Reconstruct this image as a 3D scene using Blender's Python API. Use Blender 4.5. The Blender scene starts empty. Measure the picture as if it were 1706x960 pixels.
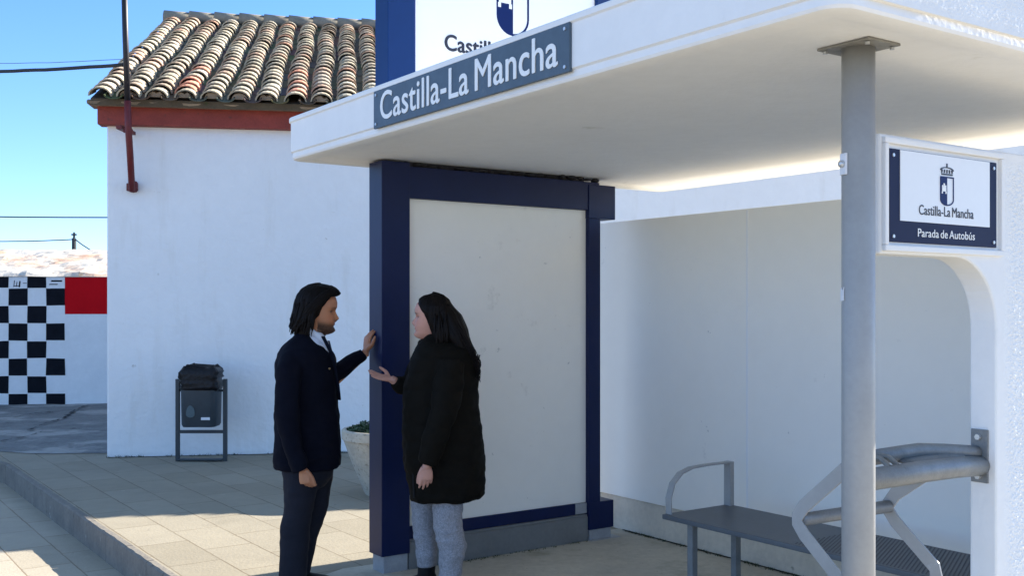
import bpy, bmesh, math, random
from mathutils import Vector, Matrix, noise
R = math.radians
rnd = random.Random(7)
scene = bpy.context.scene
COL = scene.collection
F, HOR, EYE = 1754.4, 510.7, 1.6            # focal length (px of a 1706 wide frame), horizon row, eye height
TH = R(55.05)
N0 = Vector((0.927, 2.971, 0))
AV = Vector((-math.cos(TH), math.sin(TH), 0))
BV = Vector((math.sin(TH), math.cos(TH), 0))
UP = Vector((0, 0, 1))
def W(a, b, z): return N0 + AV * a + BV * b + UP * z      # shelter axes: a along the front, b into the depth

# ------------------------------------------------------------------ materials
def mat(name, color, rough=0.6, var=0.0, vscale=4.0, bump=0.0, bscale=60.0, metal=0.0, spec=0.5,
        spots=None, attr=None, streak=False, sheen=0.0, coat=0.0, bdist=0.01):
    m = bpy.data.materials.new(name); m.use_nodes = True
    nt = m.node_tree; nd = nt.nodes; lk = nt.links
    p = nd['Principled BSDF']
    p.inputs['Roughness'].default_value = rough
    p.inputs['Metallic'].default_value = metal
    p.inputs['Specular IOR Level'].default_value = spec
    if sheen: p.inputs['Sheen Weight'].default_value = sheen
    if coat: p.inputs['Coat Weight'].default_value = coat
    tc = nd.new('ShaderNodeTexCoord')
    out = None
    if attr:
        a = nd.new('ShaderNodeAttribute'); a.attribute_name = attr
        out = a.outputs['Color']
    else:
        rgb = nd.new('ShaderNodeRGB'); rgb.outputs[0].default_value = (*color, 1); out = rgb.outputs[0]
    def mixc(fac, c1, c2, mode='MIX'):
        x = nd.new('ShaderNodeMix'); x.data_type = 'RGBA'; x.blend_type = mode
        if hasattr(fac, 'links'): lk.new(fac, x.inputs[0])
        else: x.inputs[0].default_value = fac
        for i, c in ((6, c1), (7, c2)):
            if hasattr(c, 'links'): lk.new(c, x.inputs[i])
            else: x.inputs[i].default_value = (*c, 1)
        return x.outputs[2]
    def noise_f(scale, lo, hi, detail=6, stretch=None):
        n = nd.new('ShaderNodeTexNoise'); n.inputs['Scale'].default_value = scale; n.inputs['Detail'].default_value = detail
        n.inputs['Roughness'].default_value = 0.62
        if stretch:
            mp = nd.new('ShaderNodeMapping'); mp.inputs['Scale'].default_value = stretch
            lk.new(tc.outputs['Object'], mp.inputs['Vector']); lk.new(mp.outputs[0], n.inputs['Vector'])
        else: lk.new(tc.outputs['Object'], n.inputs['Vector'])
        r = nd.new('ShaderNodeMapRange'); r.inputs[1].default_value = lo; r.inputs[2].default_value = hi
        lk.new(n.outputs[0], r.inputs[0]); return r.outputs[0]
    if var:
        f = noise_f(vscale, 0.3, 0.7)
        dark = mixc(1.0, out, (1 - var, 1 - var, 1 - var * 0.95), 'MULTIPLY')
        out = mixc(f, dark, out)
        f2 = noise_f(vscale * 9, 0.35, 0.65)
        d2 = mixc(1.0, out, (1 - var * .5,) * 3, 'MULTIPLY')
        out = mixc(f2, d2, out)
    if streak:
        f = noise_f(3.0, 0.55, 0.72, stretch=(2.2, 2.2, .35))
        out = mixc(f, out, mixc(1.0, out, (.945, .935, .915), 'MULTIPLY'))
    for (sc, lo, hi, c) in (spots or []):
        out = mixc(noise_f(sc, lo, hi), out, c)
    lk.new(out, p.inputs['Base Color'])
    if bump:
        n = nd.new('ShaderNodeTexNoise'); n.inputs['Scale'].default_value = bscale; n.inputs['Detail'].default_value = 5
        lk.new(tc.outputs['Object'], n.inputs['Vector'])
        b = nd.new('ShaderNodeBump'); b.inputs['Strength'].default_value = bump; b.inputs['Distance'].default_value = bdist
        lk.new(n.outputs[0], b.inputs['Height']); lk.new(b.outputs[0], p.inputs['Normal'])
    m['out'] = 0
    return m

def tile_mat(name, col, bw, bh, off=(0, 0), mortar=(.2, .18, .15), msize=0.012, var=.14):
    """rectangular paving slabs laid along the shelter axes, worn and stained"""
    m = mat(name, col, .85, var=var, vscale=.9, bump=.5, bscale=45, bdist=.006,
            spots=[(1.7, .58, .72, tuple(c * .78 for c in col)), (11, .685, .72, tuple(c * .5 for c in col)), (5, .66, .72, tuple(min(1, c * 1.18) for c in col))])
    nt = m.node_tree; nd = nt.nodes; lk = nt.links; p = nd['Principled BSDF']
    tc = nd.new('ShaderNodeTexCoord'); mp = nd.new('ShaderNodeMapping'); mp.vector_type = 'POINT'
    mp.inputs['Rotation'].default_value = (0, 0, -(math.pi - math.atan2(AV.y, -AV.x)))
    mp.inputs['Location'].default_value = (off[0], off[1], 0)
    nz = nd.new('ShaderNodeTexNoise'); nz.inputs['Scale'].default_value = 9
    add = nd.new('ShaderNodeVectorMath'); add.operation = 'MULTIPLY_ADD'; add.inputs[1].default_value = (.012, .012, 0)
    lk.new(tc.outputs['Object'], nz.inputs['Vector']); lk.new(nz.outputs['Color'], add.inputs[0]); lk.new(tc.outputs['Object'], add.inputs[2])
    lk.new(add.outputs[0], mp.inputs['Vector'])
    br = nd.new('ShaderNodeTexBrick'); br.offset = .5; br.squash = 1
    br.inputs['Scale'].default_value = 1; br.inputs['Brick Width'].default_value = bw; br.inputs['Row Height'].default_value = bh
    br.inputs['Mortar Size'].default_value = msize * .5; br.inputs['Mortar Smooth'].default_value = .35
    br.inputs['Color1'].default_value = (1, 1, 1, 1); br.inputs['Color2'].default_value = (.84, .83, .80, 1); br.inputs['Mortar'].default_value = (.52, .46, .38, 1)
    br.inputs['Bias'].default_value = -.1
    lk.new(mp.outputs[0], br.inputs['Vector'])
    src = p.inputs['Base Color'].links[0].from_socket
    # joints fade in and out
    n2 = nd.new('ShaderNodeTexNoise'); n2.inputs['Scale'].default_value = 1.6; n2.inputs['Detail'].default_value = 4
    lk.new(tc.outputs['Object'], n2.inputs['Vector'])
    mr = nd.new('ShaderNodeMapRange'); mr.inputs[1].default_value = .3; mr.inputs[2].default_value = .55; mr.inputs[3].default_value = .45
    lk.new(n2.outputs[0], mr.inputs[0])
    x = nd.new('ShaderNodeMix'); x.data_type = 'RGBA'; x.blend_type = 'MULTIPLY'
    lk.new(mr.outputs[0], x.inputs[0]); lk.new(src, x.inputs[6]); lk.new(br.outputs['Color'], x.inputs[7])
    lk.new(x.outputs[2], p.inputs['Base Color'])
    return m

M = {}
M['render'] = mat('white_render', (.87, .87, .86), .85, var=.05, vscale=.8, bump=.6, bscale=18, bdist=.015, streak=True, spots=[(1.3, .60, .70, (.83, .825, .81)), (9, .70, .74, (.62, .60, .56))])
M['red_beam'] = mat('red_paint', (.36, .055, .035), .7, var=.35, vscale=6, bump=.4, bscale=30, spots=[(14, .62, .72, (.13, .04, .03))])
M['tile'] = mat('clay_tile', (.5, .4, .3), .9, attr='Col', var=.3, vscale=9, bump=.6, bscale=90, bdist=.006,
                spots=[(13, .60, .72, (.14, .14, .10)), (31, .66, .76, (.56, .50, .40))])
M['mortar'] = mat('eave_mortar', (.42, .31, .21), .9, var=.4, vscale=8, bump=.6, bscale=40)
M['underroof'] = mat('roof_bed', (.15, .115, .075), .95, var=.4, vscale=7, spots=[(9, .62, .70, (.06, .075, .03))])
M['concrete_shelter'] = mat('painted_concrete', (.82, .815, .80), .75, var=.05, vscale=1.6, bump=.25, bscale=30)
M['concrete_roof'] = mat('painted_roof', (.86, .85, .83), .7, var=.06, vscale=1.3, bump=.2, bscale=40, spots=[(3, .66, .74, (.66, .65, .60))])
M['panel'] = mat('offwhite_panel', (.90, .87, .80), .55, var=.035, vscale=1.2, spots=[(5, .64, .76, (.66, .63, .57)), (14, .69, .74, (.45, .44, .42)), (1.8, .6, .85, (.83, .80, .74))])
M['backpanel'] = mat('back_panel', (.90, .87, .80), .5, var=.035, vscale=.9, spots=[(7, .68, .78, (.74, .71, .66)), (15, .71, .75, (.42, .42, .42)), (2.0, .60, .85, (.83, .80, .74))])
M['seam'] = mat('seam', (.82, .82, .82), .5)
M['plinth'] = mat('beige_plinth', (.74, .65, .52), .85, var=.2, vscale=3, bump=.4, bscale=35, spots=[(11, .66, .72, (.33, .29, .23))])
M['stucco'] = mat('rough_stucco', (.84, .84, .83), 1.0, var=.06, vscale=3, spec=0.0)
M['blue'] = mat('navy_paint', (.003, .011, .064), .42, var=.15, vscale=5, spec=.3, bump=.06, bscale=15)
M['blue_skylit'] = mat('navy_skylit', (.002, .030, .13), .5, spec=.2, var=.1, vscale=5)  # brighter copy of the frame's navy, sky light put into the colour
M['alu'] = mat('grey_skirting', (.20, .205, .20), .55, var=.2, vscale=4, bump=.15, bscale=20)
M['foot'] = mat('grey_foot', (.40, .41, .42), .55, var=.25, vscale=12)
M['totem_white'] = mat('totem_white', (.86, .86, .86), .45, var=.02)
M['sign_grey'] = mat('fascia_plate', (.075, .115, .155), .5, var=.25, vscale=3, spots=[(4, .6, .75, (.15, .17, .165))])
M['letter'] = mat('white_letter', (.86, .86, .84), .5, var=.04, vscale=20)
M['dark_letter'] = mat('dark_letter', (.02, .022, .035), .5)
M['navy_sign'] = mat('sign_navy', (.003, .007, .045), .5, spec=.2, var=.15, vscale=12)
M['sign_white'] = mat('sign_white', (.78, .79, .80), .4, var=.03)
M['crest_blue'] = mat('crest_blue', (.003, .014, .09), .5, spec=.2)
M['galv'] = mat('grey_pole', (.36, .36, .35), .42, metal=.0, var=.12, vscale=5, bump=.05, bscale=20, spots=[(9, .68, .74, (.4, .41, .42))])
M['galv2'] = mat('galvanised', (.235, .245, .245), .45, metal=.1, var=.25, vscale=14, bump=.12, bscale=50, spots=[(20, .66, .7, (.16, .16, .15))])
M['flange'] = mat('flange', (.30, .29, .26), .6, metal=.2, var=.3, vscale=25)
M['bolt'] = mat('bolt_zinc', (.55, .56, .56), .35, metal=.6)
M['tape'] = mat('sticker', (.75, .76, .78), .5, var=.1, vscale=30)
M['bench'] = mat('bench_grey', (.10, .115, .13), .45, metal=.1, var=.15, vscale=6, bump=.1, bscale=60)
M['bin'] = mat('bin_frame', (.03, .042, .05), .5, var=.2, vscale=15)
M['basket'] = mat('bin_basket', (.030, .045, .056), .5, var=.25, vscale=9)
M['bag'] = mat('bin_bag', (.004, .004, .006), .42, spec=.3, bump=.5, bscale=35, bdist=.02)
M['pot'] = mat('stone_pot', (.58, .52, .41), .9, var=.3, vscale=5, bump=.7, bscale=40, spots=[(24, .58, .66, (.25, .21, .16))])
M['soil'] = mat('soil', (.05, .035, .025), .95)
M['leaf'] = mat('pot_leaf', (.045, .09, .03), .6, var=.3, vscale=20)
M['weed'] = mat('weed', (.06, .085, .03), .7, var=.4, vscale=30)
M['mast'] = mat('mast_black', (.012, .008, .012), .5, var=.2, vscale=6)
M['mast_red'] = mat('mast_red', (.16, .012, .014), .55, var=.3, vscale=10)
M['cable'] = mat('cable', (.015, .016, .02), .6)
M['wood'] = mat('pole_dark', (.02, .03, .035), .8)
M['checkwall'] = mat('painted_white', (.84, .84, .83), .8, var=.09, vscale=1.4, bump=.3, bscale=18)
M['black_sq'] = mat('black_paint', (.010, .012, .018), .8, spec=.1, var=.4, vscale=7)
M['red_sq'] = mat('red_square', (.60, .004, .010), .8, spec=.1, var=.12, vscale=3)
M['smudge'] = mat('smudge', (.35, .36, .38), .8, var=.6, vscale=9)
M['coping'] = mat('rubble_lime', (.60, .56, .50), .95, var=.12, vscale=2, bump=.6, bscale=9, bdist=.02,
                  spots=[(1.3, .46, .62, (.52, .33, .23)), (6, .62, .68, (.34, .27, .2))])
M['street'] = tile_mat('street_tiles', (.46, .405, .315), .66, .33, off=(.1, .06))
M['pave'] = tile_mat('pavement_tiles', (.33, .29, .215), .66, .33, off=(.1, .0))
M['kerb'] = mat('kerb_stone', (.24, .215, .18), .9, var=.3, vscale=5, bump=.6, bscale=30, spots=[(15, .62, .7, (.12, .11, .09)), (7, .66, .72, (.36, .34, .30))])
M['asphalt'] = mat('worn_asphalt', (.24, .245, .24), .9, var=.4, vscale=2.4, bump=.8, bscale=12, bdist=.03,
                   spots=[(1.1, .52, .62, (.33, .325, .31)), (3.1, .64, .70, (.06, .06, .06))])
M['floor'] = mat('shelter_floor', (.60, .54, .42), .8, var=.28, vscale=2.2, bump=.3, bscale=30, spots=[(2.3, .55, .72, (.30, .27, .19)), (13, .66, .72, (.50, .45, .36)), (34, .64, .70, (.25, .22, .17))])
M['earth'] = mat('earth', (.42, .385, .32), .95, var=.2, vscale=.3)
M['skin_m'] = mat('skin_man', (.4, .2, .13), .5, attr='Col', var=.08, vscale=40)
M['skin_w'] = mat('skin_woman', (.5, .3, .25), .5, attr='Col', var=.06, vscale=40)
M['hair'] = mat('hair_dark', (.008, .005, .004), .55, var=.3, vscale=50, spec=.12)
M['suit'] = mat('suit_navy', (.0055, .0062, .013), .9, var=.25, vscale=8, spec=.10)
M['trousers'] = mat('trousers_dark', (.018, .018, .026), .85, var=.2, vscale=8, spec=.2)
M['shirt'] = mat('shirt_white', (.66, .68, .74), .75, var=.05)
M['tie'] = mat('tie_navy', (.01, .014, .045), .5)
M['coat'] = mat('coat_black', (.0085, .0068, .0045), .8, var=.3, vscale=8, spec=.10)
M['shoe'] = mat('shoe_black', (.006, .006, .007), .6, spec=.2)
M['eye'] = mat('eye_dark', (.02, .015, .012), .15)
M['jeans'] = mat('grey_plaid', (.27, .26, .27), .9, var=.10, vscale=10, bump=.2, bscale=120, spots=[(150, .42, .75, (.42, .41, .43)), (60, .50, .80, (.14, .14, .16))])

# ------------------------------------------------------------------ building blocks
def rootloc(p):
    v = Vector((0, 0, 0))
    while p is not None: v += p.location; p = p.parent
    return v
def tag(o, label=None, cat=None, group=None, kind=None):
    if label: o['label'] = label
    if cat: o['category'] = cat
    if group: o['group'] = group
    if kind: o['kind'] = kind
    return o
def thing(name, loc, label, cat, group=None):
    o = bpy.data.objects.new(name, None); COL.objects.link(o); o.location = loc; o.empty_display_size = .1
    return tag(o, label, cat, group)
def link_mesh(name, me, m, parent=None, origin=None):
    off = rootloc(parent) if parent else (Vector(origin) if origin is not None else Vector((0, 0, 0)))
    me.transform(Matrix.Translation(-off))
    for x in (m if isinstance(m, (list, tuple)) else [m]): me.materials.append(x)
    o = bpy.data.objects.new(name, me); COL.objects.link(o)
    if parent: o.parent = parent
    elif origin is not None: o.location = origin
    return o

class MB:
    def __init__(s): s.bm = bmesh.new()
    def hexa(s, c, u, v, w):
        """box from a corner-centred frame: c centre, u v w half vectors"""
        vs = [s.bm.verts.new(c + u * i + v * j + w * k) for i in (-1, 1) for j in (-1, 1) for k in (-1, 1)]
        for f in ((0, 1, 3, 2), (4, 6, 7, 5), (0, 4, 5, 1), (2, 3, 7, 6), (0, 2, 6, 4), (1, 5, 7, 3)):
            s.bm.faces.new([vs[i] for i in f])
        return s
    def ab(s, a0, a1, b0, b1, z0, z1):
        c = W((a0 + a1) / 2, (b0 + b1) / 2, (z0 + z1) / 2)
        return s.hexa(c, AV * abs(a1 - a0) / 2, BV * abs(b1 - b0) / 2, UP * abs(z1 - z0) / 2)
    def prism(s, pts, d):
        """closed outline pts (Vectors) extruded by vector d"""
        a = [s.bm.verts.new(p) for p in pts]; b = [s.bm.verts.new(p + d) for p in pts]
        s.bm.faces.new(a); s.bm.faces.new(b[::-1])
        n = len(a)
        for i in range(n): s.bm.faces.new((a[i], b[i], b[(i + 1) % n], a[(i + 1) % n]))
        return s
    def loft(s, rings, cap=True, closed=True):
        rs = [[s.bm.verts.new(p) for p in r] for r in rings]
        n = len(rs[0])
        for i in range(len(rs) - 1):
            for j in range(n if closed else n - 1):
                k = (j + 1) % n
                s.bm.faces.new((rs[i][j], rs[i][k], rs[i + 1][k], rs[i + 1][j]))
        if cap:
            s.bm.faces.new(rs[0][::-1]); s.bm.faces.new(rs[-1])
        return s
    def tube(s, pts, rad, n=12, side=None, flat=None, ell=None):
        """swept tube; rad number/list; ell = list of (r_side, r_other)"""
        pts = [Vector(p) for p in pts]
        if not isinstance(rad, (list, tuple)): rad = [rad] * len(pts)
        rings = []; prev = None
        for i, p in enumerate(pts):
            t = (pts[min(i + 1, len(pts) - 1)] - pts[max(i - 1, 0)]).normalized()
            if side is not None: u = Vector(side) - t * Vector(side).dot(t)
            elif prev is None:
                h = UP if abs(t.z) < .9 else Vector((1, 0, 0)); u = h.cross(t)
            else: u = prev - t * prev.dot(t)
            u.normalize(); prev = u; v = t.cross(u)
            r = rad[i]; ru, rv = (r if isinstance(r, (tuple, list)) else (r, r))
            rings.append([p + u * math.cos(2 * math.pi * k / n) * ru + v * math.sin(2 * math.pi * k / n) * rv for k in range(n)])
        return s.loft(rings)
    def strap(s, pts, wvec, th):
        """flat bar: width vector wvec (half), thickness th, following pts"""
        pts = [Vector(p) for p in pts]; w = Vector(wvec); rings = []
        for i, p in enumerate(pts):
            t = (pts[min(i + 1, len(pts) - 1)] - pts[max(i - 1, 0)]).normalized()
            n = t.cross(w).normalized() * th / 2
            rings.append([p - w - n, p + w - n, p + w + n, p - w + n])
        return s.loft(rings)
    def lathe(s, c, prof, n=32, wob=0):
        rings = []
        for r, z in prof:
            rings.append([Vector(c) + Vector((math.cos(2 * math.pi * k / n) * r * (1 + wob * noise.noise(Vector((math.cos(2*math.pi*k/n)*2, math.sin(2*math.pi*k/n)*2, z*6)))), math.sin(2 * math.pi * k / n) * r, z)) for k in range(n)])
        return s.loft(rings)
    def ball(s, c, r, seg=16, rot=None):
        r = r if isinstance(r, (tuple, list)) else (r, r, r)
        mtx = Matrix.Translation(Vector(c)) @ (rot.to_4x4() if rot else Matrix()) @ Matrix.Diagonal((*r, 1))
        bmesh.ops.create_uvsphere(s.bm, u_segments=seg, v_segments=max(6, seg // 2), radius=1, matrix=mtx); return s
    def mesh(s, name, bevel=0, segs=2, recalc=True):
        if recalc: bmesh.ops.recalc_face_normals(s.bm, faces=s.bm.faces)
        if bevel:
            es = [e for e in s.bm.edges if len(e.link_faces) == 2 and e.calc_face_angle(0) > .5]
            bmesh.ops.bevel(s.bm, geom=es, offset=bevel, segments=segs, profile=.6, affect='EDGES', clamp_overlap=True)
        me = bpy.data.meshes.new(name); s.bm.to_mesh(me); s.bm.free(); return me
    def build(s, name, m, parent=None, bevel=0, smooth=False, origin=None, segs=2, recalc=True):
        me = s.mesh(name, bevel, segs, recalc)
        if smooth:
            for p in me.polygons: p.use_smooth = True
        return link_mesh(name, me, m, parent, origin)

def remeshed(mb, name, voxel, smooth=4, disp=None, color=None):
    me = mb.mesh(name + '_raw')
    o = bpy.data.objects.new('tmp', me); COL.objects.link(o)
    md = o.modifiers.new('r', 'REMESH'); md.mode = 'VOXEL'; md.voxel_size = voxel
    if smooth:
        sm = o.modifiers.new('s', 'SMOOTH'); sm.factor = .5; sm.iterations = smooth
    dg = bpy.context.evaluated_depsgraph_get(); dg.update()
    out = bpy.data.meshes.new_from_object(o.evaluated_get(dg)); out.name = name
    bpy.data.objects.remove(o); bpy.data.meshes.remove(me)
    if disp:
        nn = [v.normal.copy() for v in out.vertices]
        for v, n in zip(out.vertices, nn): v.co = v.co + n * disp(v.co)
    if color:
        ca = out.color_attributes.new('Col', 'FLOAT_COLOR', 'POINT')
        for i, v in enumerate(out.vertices): ca.data[i].color = (*color(v.co), 1)
    for p in out.polygons: p.use_smooth = True
    return out

def text_mesh(txt, size, pos, right, up, sx=1.0, bold=0.0, depth=.0015, align='CENTER', width=None):
    cu = bpy.data.curves.new('t', 'FONT'); cu.body = txt; cu.size = size; cu.align_x = align; cu.extrude = depth
    cu.space_character = 1.03; cu.space_word = .6; cu.resolution_u = 5
    o = bpy.data.objects.new('tmp', cu); COL.objects.link(o)
    dg = bpy.context.evaluated_depsgraph_get(); dg.update()
    me = bpy.data.meshes.new_from_object(o.evaluated_get(dg))
    bpy.data.objects.remove(o)
    xs = [v.co.x for v in me.vertices]
    if width: sx = width / (max(xs) - min(xs))
    if align == 'CENTER': cx = (max(xs) + min(xs)) / 2
    else: cx = min(xs)
    nrm = right.cross(up)
    for v in me.vertices: v.co = Vector(pos) + right * (v.co.x - cx) * sx + up * v.co.y + nrm * v.co.z
    if bold:      # heavier strokes: the same outline laid over itself a hair to each side
        bm = bmesh.new()
        for i, (dx, dy) in enumerate(((0, 0), (-1, 0), (1, 0), (0, .7), (0, -.7))):
            c = me.copy(); c.transform(Matrix.Translation(right * dx * bold + up * dy * bold + nrm * .00025 * i)); bm.from_mesh(c); bpy.data.meshes.remove(c)
        bm.to_mesh(me); bm.free()
    return me

# ------------------------------------------------------------------ sky, sun, camera
w = bpy.data.worlds.new('World'); scene.world = w; w.use_nodes = True
SUN_AZ, SUN_EL = R(56.0), R(28.8)
nt = w.node_tree; bg = nt.nodes['Background']
sky = nt.nodes.new('ShaderNodeTexSky'); sky.sky_type = 'NISHITA'; sky.sun_disc = False
sky.sun_elevation = SUN_EL; sky.sun_rotation = SUN_AZ; sky.altitude = 1800; sky.air_density = .95; sky.dust_density = 0.1; sky.ozone_density = 3.2
# clear low air: the deep blue holds down to the horizon, unseen upper sky tinted warmer for the light on the walls
wtc = nt.nodes.new('ShaderNodeTexCoord'); wsp = nt.nodes.new('ShaderNodeSeparateXYZ'); wr = nt.nodes.new('ShaderNodeValToRGB'); wm = nt.nodes.new('ShaderNodeMix')
wm.data_type = 'RGBA'; wm.blend_type = 'MULTIPLY'; wm.inputs[0].default_value = 1
nt.links.new(wtc.outputs['Generated'], wsp.inputs[0]); nt.links.new(wsp.outputs['Z'], wr.inputs[0])
wr.color_ramp.elements[0].position = .05; wr.color_ramp.elements[0].color = (.50, .56, .68, 1)
wr.color_ramp.elements[1].position = .60; wr.color_ramp.elements[1].color = (1.34, 1.13, .86, 1)
e_ = wr.color_ramp.elements.new(.30); e_.color = (.42, .58, .80, 1)
nt.links.new(sky.outputs[0], wm.inputs[6]); nt.links.new(wr.outputs[0], wm.inputs[7]); nt.links.new(wm.outputs[2], bg.inputs[0]); bg.inputs[1].default_value = .145
sd = Vector((math.sin(SUN_AZ) * math.cos(SUN_EL), math.cos(SUN_AZ) * math.cos(SUN_EL), math.sin(SUN_EL)))
sl = bpy.data.lights.new('sun', 'SUN'); sl.energy = 5.0; sl.angle = R(.53); sl.color = (1, .93, .82)
so = bpy.data.objects.new('sun', sl); COL.objects.link(so); so.rotation_euler = sd.to_track_quat('Z', 'Y').to_euler(); so.location = (10, 10, 12)
cd = bpy.data.cameras.new('camera'); cam = bpy.data.objects.new('camera', cd); COL.objects.link(cam); scene.camera = cam
cam.location = (0, 0, EYE); cam.rotation_euler = (R(90), 0, 0)
cd.sensor_width = 36; cd.lens = 36 * F / 1706; cd.shift_y = (HOR - 480) / 1706; cd.clip_end = 6000; cd.clip_start = .05
scene.view_settings.view_transform = 'Standard'; scene.view_settings.look = 'None'
scene.view_settings.exposure = 1.6; scene.view_settings.gamma = 1
scene.cycles.max_bounces = 8; scene.cycles.diffuse_bounces = 5

# ------------------------------------------------------------------ ground
g = MB(); g.bm.faces.new([g.bm.verts.new(p) for p in ((-2500, -2500, -.204), (2500, -2500, -.204), (2500, 2500, -.204), (-2500, 2500, -.204))])
tag(g.build('ground', M['earth'], origin=(0, 0, 0)), kind='structure')
g = MB(); g.bm.faces.new([g.bm.verts.new(p) for p in ((-60, -30, -.2), (20, -30, -.2), (20, 30, -.2), (-60, 30, -.2))])
tag(g.build('street', M['street']), kind='structure')
KB = -.56
line = [(W(a, 0, 0)) for a in ()]
kerb_pts = [W(-8 + i * (17.75 / 36), KB, 0) for i in range(37)]
kerb_pts += [Vector((-5.30, 10.83, 0)), Vector((-5.52, 10.98, 0)), Vector((-6.0, 11.14, 0)), Vector((-8, 11.5, 0)), Vector((-30, 14, 0)), Vector((-59, 17, 0))]
inner = []
for i, p in enumerate(kerb_pts):
    t = (kerb_pts[min(i + 1, len(kerb_pts) - 1)] - kerb_pts[max(i - 1, 0)]).normalized()
    n = Vector((t.y, -t.x, 0)); 
    inner.append(p + n * .05)
g = MB(); g.prism([Vector((p.x, p.y, -.25)) for p in inner] + [Vector((-59, 29, -.25)), Vector((19, 29, -.25)), Vector((19, -8, -.25))], UP * .25)
tag(g.build('pavement', M['pave']), kind='structure')
g = MB()   # kerb stones, about 1 m each, with chipped edges
def kpt(i, f, arr): return arr[i].lerp(arr[i + 1], f)
cum = 0
for i in range(len(kerb_pts) - 1):
    L = (kerb_pts[i + 1] - kerb_pts[i]).length
    if i % 2 == 0 or i > 35: g0 = .006
    else: g0 = 0
    o0, o1 = kpt(i, g0 / L, kerb_pts), kerb_pts[i + 1]
    i0, i1 = kpt(i, g0 / L, inner), inner[i + 1]
    h = .001 + rnd.uniform(-.001, .003); dn = -.26
    nseg = max(1, int(L / .05)) if L < 3 else 1
    rings = []
    for k in range(nseg + 1):
        f = k / nseg; o = o0.lerp(o1, f); q = i0.lerp(i1, f); s_ = (q - o).normalized()
        c = .010 + .012 * abs(noise.noise(Vector((o.x * 9, o.y * 9, 3)))) 
        j = .004 * noise.noise(o * 14)
        rings.append([o + UP * dn, o + UP * (h - c) + s_ * j, o + s_ * (c + j) + UP * h, q + UP * h, q + UP * dn])
    g.loft(rings)
tag(g.build('kerb', M['kerb']), kind='structure')
g = MB()   # patched asphalt behind the pavement, gently uneven
nx, ny = 90, 90
grid = []
for j in range(ny + 1):
    row = []
    for i in range(nx + 1):
        x = -16 + 12.6 * i / nx; t = j / ny
        y0 = 11.42 + (-.02 * (x + 4.3)) + .10 * noise.noise(Vector((x * 1.3, 0, 5))) + max(0, -5.2 - x) * .16
        y = y0 + (18.6 - y0) * t
        z = .005 + .012 * (noise.noise(Vector((x * .7, y * .7, 1))) + .8) * min(1, t * 8) + .010 * noise.noise(Vector((x * 3.1, y * 3.1, 9))) * min(1, t * 8)
        row.append(g.bm.verts.new((x, y, max(z, .004))))
    grid.append(row)
for j in range(ny):
    for i in range(nx): g.bm.faces.new((grid[j][i], grid[j][i + 1], grid[j + 1][i + 1], grid[j + 1][i]))
tag(g.build('asphalt_path', M['asphalt'], smooth=True), kind='structure')
g = MB(); g.bm.faces.new([g.bm.verts.new(p) for p in (W(-6, -.30, .004), W(-6, 2.62, .004), W(3.85, 2.62, .004), W(3.85, 2.3, .004), W(3.93, .36, .004), W(3.6, -.3, .004))])
tag(g.build('shelter_floor', M['floor']), kind='structure')

# ------------------------------------------------------------------ white building with tiled roof
WR = R(9.0); U = Vector((math.cos(WR), math.sin(WR), 0)); V = Vector((-math.sin(WR), math.cos(WR), 0))
P0 = Vector((-4.281, 11.126, 0))
def H(u, v, z): return P0 + U * u + V * v + UP * z
bld = thing('village_house', P0, 'whitewashed house with curved clay tile roof and red eaves board behind the people', 'house')
LEN, DEP = 10.0, 6.5
EZ, EV, RV, RZ = 3.715, -.30, 4.55, 5.80
g = MB(); g.prism([H(0, 0, -.1), H(0, DEP, -.1), H(0, DEP, 4.72), H(0, RV, RZ - .12), H(0, 0, 3.68)], U * LEN)
g.build('wall', M['render'], bld, bevel=.02)
g = MB(); g.hexa(H(LEN / 2, -.02, 3.605), U * (LEN / 2 + .07), V * .10, UP * .098)
g.build('eaves_board', M['red_beam'], bld, bevel=.008)
sl_v = (RZ - EZ) / (RV - EV)
roof_ang = math.atan(sl_v)
SD = (V * math.cos(roof_ang) + UP * math.sin(roof_ang)); SN = U.cross(SD).normalized()
SLEN = (RV - EV) / math.cos(roof_ang)
def S(u, s, n): return H(u, EV, EZ) + SD * s + SN * n
g = MB()
g.prism([S(-.10, .03, -.05), S(-.10, SLEN, -.05), S(-.10, SLEN, .02), S(-.10, .03, .02)], U * (LEN + .2))
g.prism([H(-.14, RV, RZ - .05), H(-.14, RV, RZ + .03), H(-.14, 6.7, 4.77), H(-.14, 6.7, 4.69)], U * (LEN + .2))
roof = g.build('roof', M['underroof'], bld)
# curved tiles: cover rows of half-pipe tiles, channel rows between
bm = bmesh.new(); cl = bm.verts.layers.float_color.new('Col')
def half_tile(u, s0, ln, r0, r1, n0, n1, col, up=True, th=.014, yaw=0):
    k = 9; rings = []
    for (s, r, n) in ((s0, r0, n0), (s0 + ln, r1, n1)):
        outer = []; inner_ = []
        for i in range(k):
            an = math.pi * i / (k - 1); c, si = math.cos(an), math.sin(an)
            uu = u + yaw * (s - s0)
            sg = 1 if up else -1
            outer.append(S(uu + c * r, s, n + sg * si * r * (.82 if up else .5)))
            inner_.append(S(uu + c * (r - th), s, n + sg * si * (r - th) * (.80 if up else .5)))
        rings.append(outer + inner_[::-1])
    vs = [[bm.verts.new(p) for p in rg] for rg in rings]
    for rg in vs:
        for v in rg:
            j = 1 + .06 * noise.noise(v.co * 11)
            v[cl] = (col[0] * j, col[1] * j, col[2] * j, 1)
    m_ = len(vs[0])
    for i in range(m_): bm.faces.new((vs[0][i], vs[0][(i + 1) % m_], vs[1][(i + 1) % m_], vs[1][i]))
    bm.faces.new(vs[0][::-1]); bm.faces.new(vs[1])
SP = .279; ncol = 36; EXP = .205
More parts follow.
